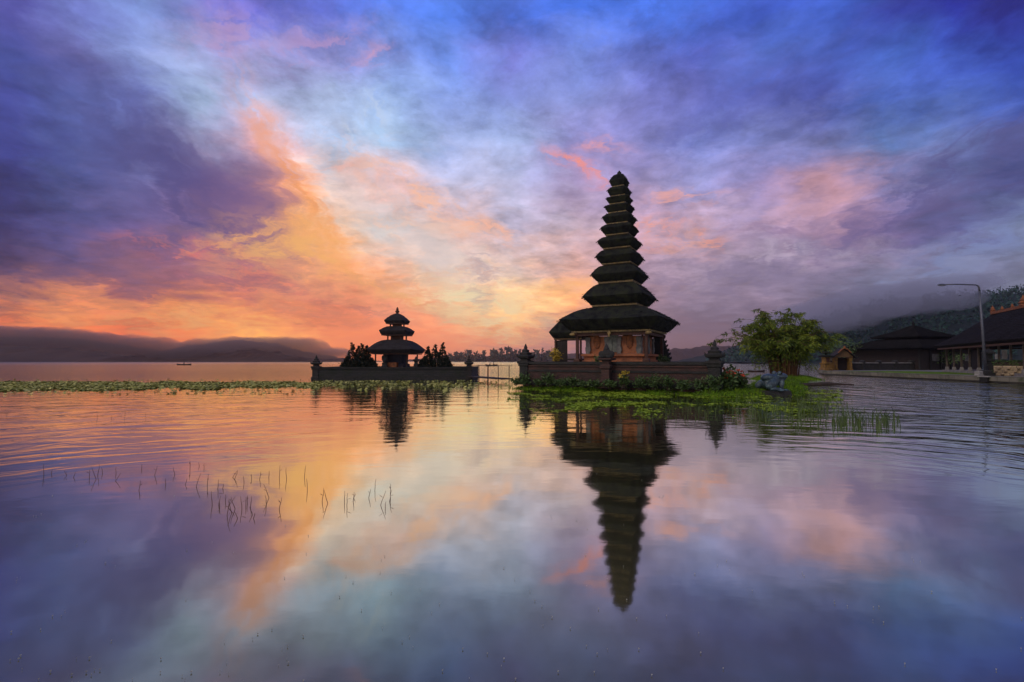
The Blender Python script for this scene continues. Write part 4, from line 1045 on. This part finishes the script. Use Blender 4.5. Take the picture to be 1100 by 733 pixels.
mb = MB(); mb.box((0, -.4, 1.5), (.42, .06, .6)); mb.build('niche', M_redwood, os_)
for k in range(4):
    mb = MB(); thatch(mb, .12, 2.25 + k * .5, .78 - k * .14, 2.0 + k * .5, .5 - k * .1, 1.9 + k * .5, n=6, seed=70 + k); mb.build('roof', M_thatch, os_)
mb = MB(); mb.lathe([(.14, 1.9), (.1, 3.9), (.02, 4.2)], n=8); mb.build('mast', M_thatch, os_)
# lamp post
lx_, ly_ = (1058 - 550) / F * 45, 45.0
lmp = thing('street_lamp', 'tall thin street lamp with a long horizontal arm on the promenade', 'street lamp', (lx_, ly_, .45))
def lq(px, py): v = P(px, py, ly_); return Vector((v.x - lx_, 0, v.z - .45))
mb = MB(); mb.sqlathe([(.3, 0), (.3, .5), (.2, .56)]); mb.build('base', M_stonedk, lmp)
pl = [Vector((0, 0, .5)), lq(1055.5, 355), lq(1052.2, 313)]
mb = MB(); mb.tube(pl, [.13, .10, .075], 10); mb.build('pole', M_metal, lmp, smooth=True)
mb = MB(); mb.tube([pl[-1], lq(1051.8, 309.5), lq(1050.6, 307.2), lq(1048, 306.2), lq(1030, 305.6), lq(1016, 305.8)], [.075, .07, .065, .06, .055, .05], 8); mb.build('arm', M_metal, lmp, smooth=True)
c = lq(1012, 306.2); mb = MB(); mb.ell(c, (.42, .14, .10)); hd = mb.build('lamp_head', M_metal, lmp, smooth=True)
mb = MB(); mb.ell(c + Vector((0, 0, -.06)), (.3, .1, .06)); mb.build('lens', M_lampglass, hd, smooth=True)
mb = MB(); q = P(1051.5, 403, 44.2)
mb.sqlathe([(.24, 0), (.24, .15), (.2, .2), (.2, .45), (.15, .5)]); tag(mb.build('stone_block', M_concrete, loc=(q.x, 44.2, .45), rz=.2), 'pale stone block at the left foot of the street lamp', 'block')
# mossy carved post
q = P(1062.5, 404, 45.6)
cp = thing('carved_post', 'dark mossy carved stone post just right of the street lamp', 'post', (q.x, 45.6, .45))
mb = MB(); mb.sqlathe([(.30, 0), (.30, .3), (.22, .36), (.22, 1.3), (.3, 1.36), (.3, 1.5), (.2, 1.56), (.2, 1.95), (.34, 2.0), (.34, 2.12), (.1, 2.4)]); mb.build('shaft', M_stonedk, cp)
mb = MB()
for k in range(60): a = rnd.uniform(0, 6.28); mb.leaf((.25 * math.cos(a), .25 * math.sin(a), rnd.uniform(.4, 2.2)), (math.cos(a), math.sin(a), rnd.uniform(-1, .3)), .16, .09)
mb.build('moss', L_dark, cp)
# tan rubble wall and hedge
w0 = P(1067, 400, 47.5); w1 = Vector((47.5, 40.2)); 
rw = thing('rubble_wall', 'low tan rubble stone wall along the promenade at the right edge', 'wall')
dd = Vector((w1.x - w0.x, w1.y - w0.y)); a_ = math.atan2(dd.y, dd.x); mx_, my_ = (w0.x + w1.x) / 2 + .0, (w0.y + w1.y) / 2
mb = MB(); mb.box((mx_, my_, .9), (dd.length, .5, .92), a_); bevel(mb.build('wall_panel', M_tan, rw), .04)
mb = MB()
for k in range(34):
    f = k / 34; z = .62 + .26 * (k % 3); ff = (f + .015)
    mb.ell((w0.x + dd.x * ff + math.sin(a_) * .25, w0.y + dd.y * ff - math.cos(a_) * .25, z), (.18, .14, .11), None, 8, 6)
mb.build('face_stones', M_tan, rw, smooth=True)
mb = MB()
hx = thing('hedge', 'dark clipped hedge on top of the tan rubble wall', 'hedge', (mx_ + .3, my_ + .3, 1.2), a_)
for k in range(2600): mb.leaf((rnd.uniform(-dd.length / 2, dd.length / 2), rnd.uniform(-.4, .4), rnd.uniform(.12, .62)), (rnd.uniform(-1, 1), rnd.uniform(-1, 1), rnd.uniform(-.3, 1)), .2, .11)
mb.build('foliage', L_dark, hx)
mb = MB(); mb.box((0, 0, .26), (dd.length - .3, .7, .5)); mb.build('branches', M_trunk, hx)
# culvert mouth in the kerb
q = Vector((39.74, 42.9, .28)); cv = thing('culvert', 'dark square culvert mouth in the promenade edge below the lamp', 'drain', (39.82, 43.2, .0))
mb = MB(); mb.box((-.02, 0, .24), (.28, .7, .42)); mb.build('opening', M_black, cv)
mb = MB(); mb.box((-.04, 0, .5), (.34, 1.0, .1)); mb.build('lintel', M_concrete, cv)
# hanging cloths in the long pavilion (pale patches)
for px, py, Y, w_, h_, lb in [(1079, 381, 50.5, .5, .9, 'larger white cloth hanging between the pavilion posts above the hedge'), (1070.5, 383, 50.8, .26, .5, 'smaller white cloth hanging between the pavilion posts nearest the lamp')]:
    q = P(px, py, Y); mb = MB(); n = 8; vs = []
    for i in range(n + 1):
        for z in (-h_ / 2, h_ / 2): vs.append(((i / n - .5) * w_, .04 * math.sin(i * 2.2), z)); 
    for i in range(n + 1):
        for z in (-h_ / 2, h_ / 2): vs.append(((i / n - .5) * w_, .04 * math.sin(i * 2.2) + .02, z))
    K = 2 * (n + 1); fs = [(2 * i, 2 * i + 2, 2 * i + 3, 2 * i + 1) for i in range(n)] + [(K + 2 * i, K + 2 * i + 1, K + 2 * i + 3, K + 2 * i + 2) for i in range(n)] + [(0, 1, K + 1, K), (K - 2, K - 2 + K, K - 1 + K, K - 1)]
    fs += [(2 * i, K + 2 * i, K + 2 * i + 2, 2 * i + 2) for i in range(n)] + [(2 * i + 1, 2 * i + 3, K + 2 * i + 3, K + 2 * i + 1) for i in range(n)]
    mb.add(vs, fs); tag(mb.build('cloth', M_white, loc=q), lb, 'cloth')
# mast on the ridge of the mountain
q = P(1094, 318, 430); ms = thing('radio_mast', 'thin lattice radio mast on the mountain crest at the far right', 'mast', (q.x, 430, q.z - 3))
mb = MB(); Hm = 11
for k in range(3):
    a = k * 2.094; mb.tube([(1.0 * math.cos(a), 1.0 * math.sin(a), 0), (.15 * math.cos(a), .15 * math.sin(a), Hm)], .10, 5)
for k in range(9):
    z = k * Hm / 9; r_ = 1.0 - .85 * k / 9
    for j in range(3): mb.tube([(r_ * math.cos(j * 2.094), r_ * math.sin(j * 2.094), z), ((r_ - .09) * math.cos(j * 2.094 + 2.094), (r_ - .09) * math.sin(j * 2.094 + 2.094), z + Hm / 9)], .06, 4)
mb.build('lattice', M_metal, ms)

# ------------------------------------------------------------------ stuff: forest, far trees, grass, lilies, weed, flakes
rnd.seed(5)
def blob_tree(mb, x, y, z, h, r, n=18, conical=False):
    for k in range(n):
        f = rnd.random(); a = rnd.uniform(0, 6.28)
        rr = r * ((1 - f) if conical else math.sqrt(max(0.02, 1 - (2 * f - 1) ** 2))) * rnd.uniform(.4, 1)
        mb.leaf((x + rr * math.cos(a), y + rr * math.sin(a), z + h * f), (rnd.uniform(-1, 1), rnd.uniform(-1, 1), rnd.uniform(-.2, 1.2)), r * rnd.uniform(.6, 1.1), r * rnd.uniform(.4, .7))
dg = None
hillmesh = [o for o in col.objects if o.name.startswith('hills')][-1]
mv = hillmesh.data.vertices
NXh = 261
mb = MB()
idx = [i for i in range(len(mv)) if mv[i].co.z > 1.0 and i // NXh <= 10]
rnd.shuffle(idx)
for i in idx[:3600]:
    c = mv[i].co; s = rnd.uniform(.7, 1.3)
    tall = rnd.random() < .3
    blob_tree(mb, c.x + rnd.uniform(-2, 2), c.y + rnd.uniform(-6, 6), c.z - 1, (7.5 if tall else 4.8) * s, (1.5 if tall else 2.4) * s, 16, tall)
tag(mb.build('forest', L_forest), 'dark green forest covering the misty mountain slope at the right', 'forest', kind='stuff')
mb = MB()
for px, top, w in [(482, 381, 8), (492, 379.5, 9), (503, 378, 9), (512, 380, 8), (520, 377.5, 6), (531, 377, 10), (539, 375, 7), (546, 374.5, 9), (553, 377, 8), (560, 376, 8), (568, 379, 8), (576, 377, 8), (583, 374, 4), (588, 378, 8), (596, 377, 8)]:
    Y = 1150 + rnd.uniform(-20, 20); x = (px - 550) / F * Y; h = (388 - top) / F * Y + 1; r = w / F * Y * .5
    blob_tree(mb, x, Y, 0.5, h, r, 90, w < 7)
    for q in range(3): blob_tree(mb, x + rnd.uniform(-18, 18), Y + 5, 0, h * rnd.uniform(.35, .7), r, 40)
tag(mb.build('far_shore_trees', L_forest), 'hazy line of trees on the far shore behind the islands', 'trees', kind='stuff')
# spit of land carrying the far trees
b = MB(); b.add([(-210, 1120, .3), (-120, 1095, .35), (160, 1110, .35), (160, 1200, .4), (-210, 1200, .4)], [(0, 1, 2, 3, 4)]); tag(b.build('far_shore', M_hill), kind='structure')

mb = MB(); n = 0
while n < 9000:
    x = rnd.uniform(-4, 31); y = rnd.uniform(21, 55)
    if rnd.random() > (30 / y) ** 1.2: continue
    z = island_h(x, y)
    if z < -0.02 or z > 0.34 and rnd.random() < .6: continue
    dx, dy = x - C0.x, y - C0.y; u = dx * UX + dy * UY; nn = dx * NX + dy * NY
    if abs(u) < h2 + .2 and -0.1 < nn < WD + .2: continue
    mb.blade((x, y, z - .02), (rnd.uniform(-.4, .4), rnd.uniform(-.4, .4), 1), rnd.uniform(.08, .20) * (1 + .9 * max(0, mn.noise(Vector((x * 1.3, y * 1.3, 8))))), .04); n += 1
tag(mb.build('turf_grass', L_grass), 'bright green grass along the island edge', 'grass', kind='stuff')

# floating weed in front of the island
def pad(mb, x, y, r, z=.012, tilt=.12, n=6):
    a0 = rnd.uniform(0, 6.28); tx, ty = rnd.gauss(0, tilt), rnd.gauss(0, tilt)
    vs = [(x, y, z)]
    for k in range(n):
        a = a0 + 6.0 * k / (n - 1); rr = r * rnd.uniform(.8, 1.1)
        dx, dy = rr * math.cos(a), rr * math.sin(a); vs.append((x + dx, y + dy, max(.004, z + dx * tx + dy * ty + .01)))
    mb.add(vs, [(0, k, k + 1) for k in range(1, n)])
mb = MB(); n = 0; tries = 0
while n < 9500 and tries < 400000:
    tries += 1
    px = rnd.uniform(545, 905); py = rnd.uniform(416, 452)
    p = W(px, py)
    if island_h(p.x, p.y) > .02: continue
    core = math.exp(-((px - 655) / 85) ** 2) * math.exp(-((py - 428) / 11) ** 2) * 1.35
    core += .8 * math.exp(-((px - 850) / 45) ** 2) * math.exp(-((py - 434) / 11) ** 2)
    core += .42 * math.exp(-((py - 425) / 8) ** 2)
    dens = core * (1.0 if mn.noise(Vector((p.x * .55, p.y * .40, 2))) + .45 * mn.noise(Vector((p.x * 2, p.y * 1.5, 6))) > -.02 - .26 * core + .36 else .03)
    if rnd.random() > dens: continue
    pad(mb, p.x, p.y, rnd.uniform(.025, .075)); n += 1
tag(mb.build('floating_weed', L_weed), 'lime green weed mat floating before the tower island', 'water weed', kind='stuff')
# lily belt
mb = MB(); n = 0
while n < 19000:
    px = rnd.uniform(-40, 560); py = rnd.uniform(407.5, 424)
    p = W(px, py)
    if px < 345: 
        lo, hi = 410.5, 420.5 - 4.5 * max(0, px) / 345
        d = 1.0 if lo + 2.2 * mn.noise(Vector((px * .035, 0, 1))) < py < hi + 4.0 * mn.noise(Vector((px * .025, 3, 1))) + 1.5 * mn.noise(Vector((px * .11, 7, 1))) else .02
        d *= .25 + .75 * (mn.noise(Vector((p.x * .9, p.y * .6, 0))) > -.04)
    else:
        d = .42 * math.exp(-((py - 412) / 4) ** 2) * (mn.noise(Vector((p.x * .8, p.y * .5, 4))) > .02) * (1 - max(0, (px - 470) / 95))
        if py < 409.2: d = 0
    if rnd.random() > d: continue
    pad(mb, p.x, p.y, rnd.uniform(.03, .13), z=rnd.uniform(.012, .05), tilt=.3); n += 1
tag(mb.build('lily_pads', L_lily), 'belt of green lily pads stretching across the lake at the left', 'lily pads', kind='stuff')
# grass standing in the water on the right
mb = MB(); n = 0
while n < 420:
    px = rnd.uniform(800, 968); py = rnd.uniform(428, 465)
    d = math.exp(-((px - 925) / 38) ** 2 - ((py - 455 + (px - 925) * .02) / 5) ** 2) + .5 * math.exp(-((px - 860) / 40) ** 2 - ((py - 440) / 9) ** 2)
    if rnd.random() > d: continue
    p = W(px, py); mb.blade((p.x, p.y, -.02), (rnd.uniform(-.5, .5), rnd.uniform(-.3, .3), 1), rnd.uniform(.2, .5), .025); n += 1
for k in range(130):
    px = rnd.uniform(700, 830); p = W(px, rnd.uniform(428, 452)); mb.blade((p.x, p.y, -.02), (rnd.uniform(-.3, .3), rnd.uniform(-.3, .3), 1), rnd.uniform(.15, .4), .02)
tag(mb.build('water_grass', L_wgrass), 'tufts of grass standing in the shallow water at the right', 'grass', kind='stuff')
# fallen leaves floating close by
mb = MB()
for k in range(150):
    px = rnd.uniform(0, 1100); py = 733 - 230 * rnd.random() ** 1.4
    if rnd.random() > .35 + .65 * (px < 760): continue
    p = W(px, py)
    for q in range(1 if rnd.random() < .8 else 3): pad(mb, p.x + rnd.gauss(0, .05) * (q > 0), p.y + rnd.gauss(0, .08) * (q > 0), rnd.uniform(.002, .0065), z=.001, tilt=.05, n=6)
tag(mb.build('floating_leaves', L_flake), 'small pale leaves drifting on the near water', 'leaves', kind='stuff')

# reeds, each its own
REEDS = [(118,125),(137,120),(180,125),(197,130),(240,130),(258,135),(262,125),(275,120),(310,140),(312,120),(373,165),(380,108),(415,125),(445,150),(470,122),(510,108),(497,150),(527,155),(535,100),(548,105),(557,155),(570,205),(585,160),(598,160),(605,195),(587,205),(610,232),(622,226),(625,130),(630,135),(638,240),(632,215),(650,215),(660,205),(665,200),(672,210),(678,230),(680,240),(655,145),(675,135),(697,135),(715,205),(722,185),(722,130),(750,215),(750,130),(770,135),(818,130),(825,165),(865,195),(880,200),(925,195),(932,205),(948,195),(950,185),(990,185),(1007,165),(1022,205),(1035,215),(1046,195),(1048,175),(590,210),(612,210),(262,-30),(335,-32),(390,-32),(300,-28),(18,-35)]
protos = []
for k in range(5):
    mb = MB(); h = rnd.uniform(.9, 1.15); q = rnd.uniform(-.02, .02)
    mb.tube([(0, 0, -.15), (q * .3, .004, .3 * h), (q, .006, .62 * h), (q * 1.1 + .005, .004, h)], [.004, .0038, .003, .002], 5)
    if k % 2 == 0: mb.leaf((q * .8, .004, .5 * h), (rnd.uniform(-.5, .5), 0, 1), .22, .012)
    protos.append(mb)
meshes = {}
for i, (X, Yp) in enumerate(REEDS):
    k = i % 5; p = W(X / 2.5, 460 + Yp / 2.5 + 1)
    if k not in meshes:
        o = protos[k].build('reed_stem', M_reed); meshes[k] = o
    else:
        o = meshes[k].copy(); col.objects.link(o)
    o.location = (p.x, p.y, 0); s = rnd.uniform(.06, .19) * (1.0 if Yp > 0 else 1.3); o.scale = (1, 1, s); o.rotation_euler = (rnd.gauss(0, .10), rnd.gauss(0, .22), rnd.uniform(0, 6.28))
    tag(o, 'thin dark reed stem standing alone in the calm shallow water', 'reed', 'dark reed stems standing in the shallows')

# ------------------------------------------------------------------ air
def volume_mat(name, colour, density, aniso=0.0):
    m = bpy.data.materials.new(name); m.use_nodes = True; nt = NT(m.node_tree); nt.n.clear()
    out = nt.node('ShaderNodeOutputMaterial'); pv_ = nt.node('ShaderNodeVolumePrincipled')
    pv_.inputs['Color'].default_value = colour + (1,); pv_.inputs['Density'].default_value = density; pv_.inputs['Anisotropy'].default_value = aniso
    nt.l.new(pv_.outputs[0], out.inputs['Volume']); return m
hb = MB(); hb.box((0, 0, 69), (6000, 6000, 142))
tag(hb.build('haze', volume_mat('morning_haze', (0.90, 0.80, 0.76), 0.00021, 0.8)), kind='stuff')
lc = MB()
for px, py, Y, rx, ry in [(840, 350, 320, 46, 13), (895, 337, 325, 58, 17), (955, 322, 330, 60, 18), (1010, 309, 335, 46, 11), (925, 330, 318, 40, 14), (870, 346, 315, 40, 11), (990, 324, 324, 46, 12)]:
    q = P(px, py, Y); lc.ell(q, (rx / F * Y, 38, ry / F * Y), None, 24, 14)
o = lc.build('low_cloud', volume_mat('low_cloud_mist', (0.82, 0.84, 0.92), 0.022, 0.3))
rm = o.modifiers.new('remesh', 'REMESH'); rm.mode = 'VOXEL'; rm.voxel_size = 3.0
dt = bpy.data.textures.new('cloud_lumps', 'CLOUDS'); dt.noise_scale = 14
dm = o.modifiers.new('lumps', 'DISPLACE'); dm.texture = dt; dm.strength = 10; dm.texture_coords = 'LOCAL'
tag(o, 'grey blue bank of low cloud resting on the mountain slope at the right', 'cloud', kind='stuff')

lc = MB()
for px, py, rx, ry in [(-60, 359, 80, 12), (0, 361, 65, 11), (55, 363, 60, 11), (105, 367, 50, 10), (150, 372, 45, 10), (190, 377, 40, 10), (225, 372, 30, 8), (262, 368, 36, 7), (310, 370, 45, 8), (345, 379, 40, 6)]:
    q = P(px, py, 1120); lc.ell(q, (rx / F * 1120, 60, ry / F * 1120), None, 20, 12)
o = lc.build('mist_bank', volume_mat('glowing_mist', (0.96, 0.82, 0.72), 0.022, 0.78))
rm = o.modifiers.new('remesh', 'REMESH'); rm.mode = 'VOXEL'; rm.voxel_size = 6.0
dt2 = bpy.data.textures.new('mist_lumps', 'CLOUDS'); dt2.noise_scale = 35
dm = o.modifiers.new('lumps', 'DISPLACE'); dm.texture = dt2; dm.strength = 16; dm.texture_coords = 'LOCAL'
tag(o, 'thin glowing mist lying along the tops of the far left hills', 'mist', kind='stuff')
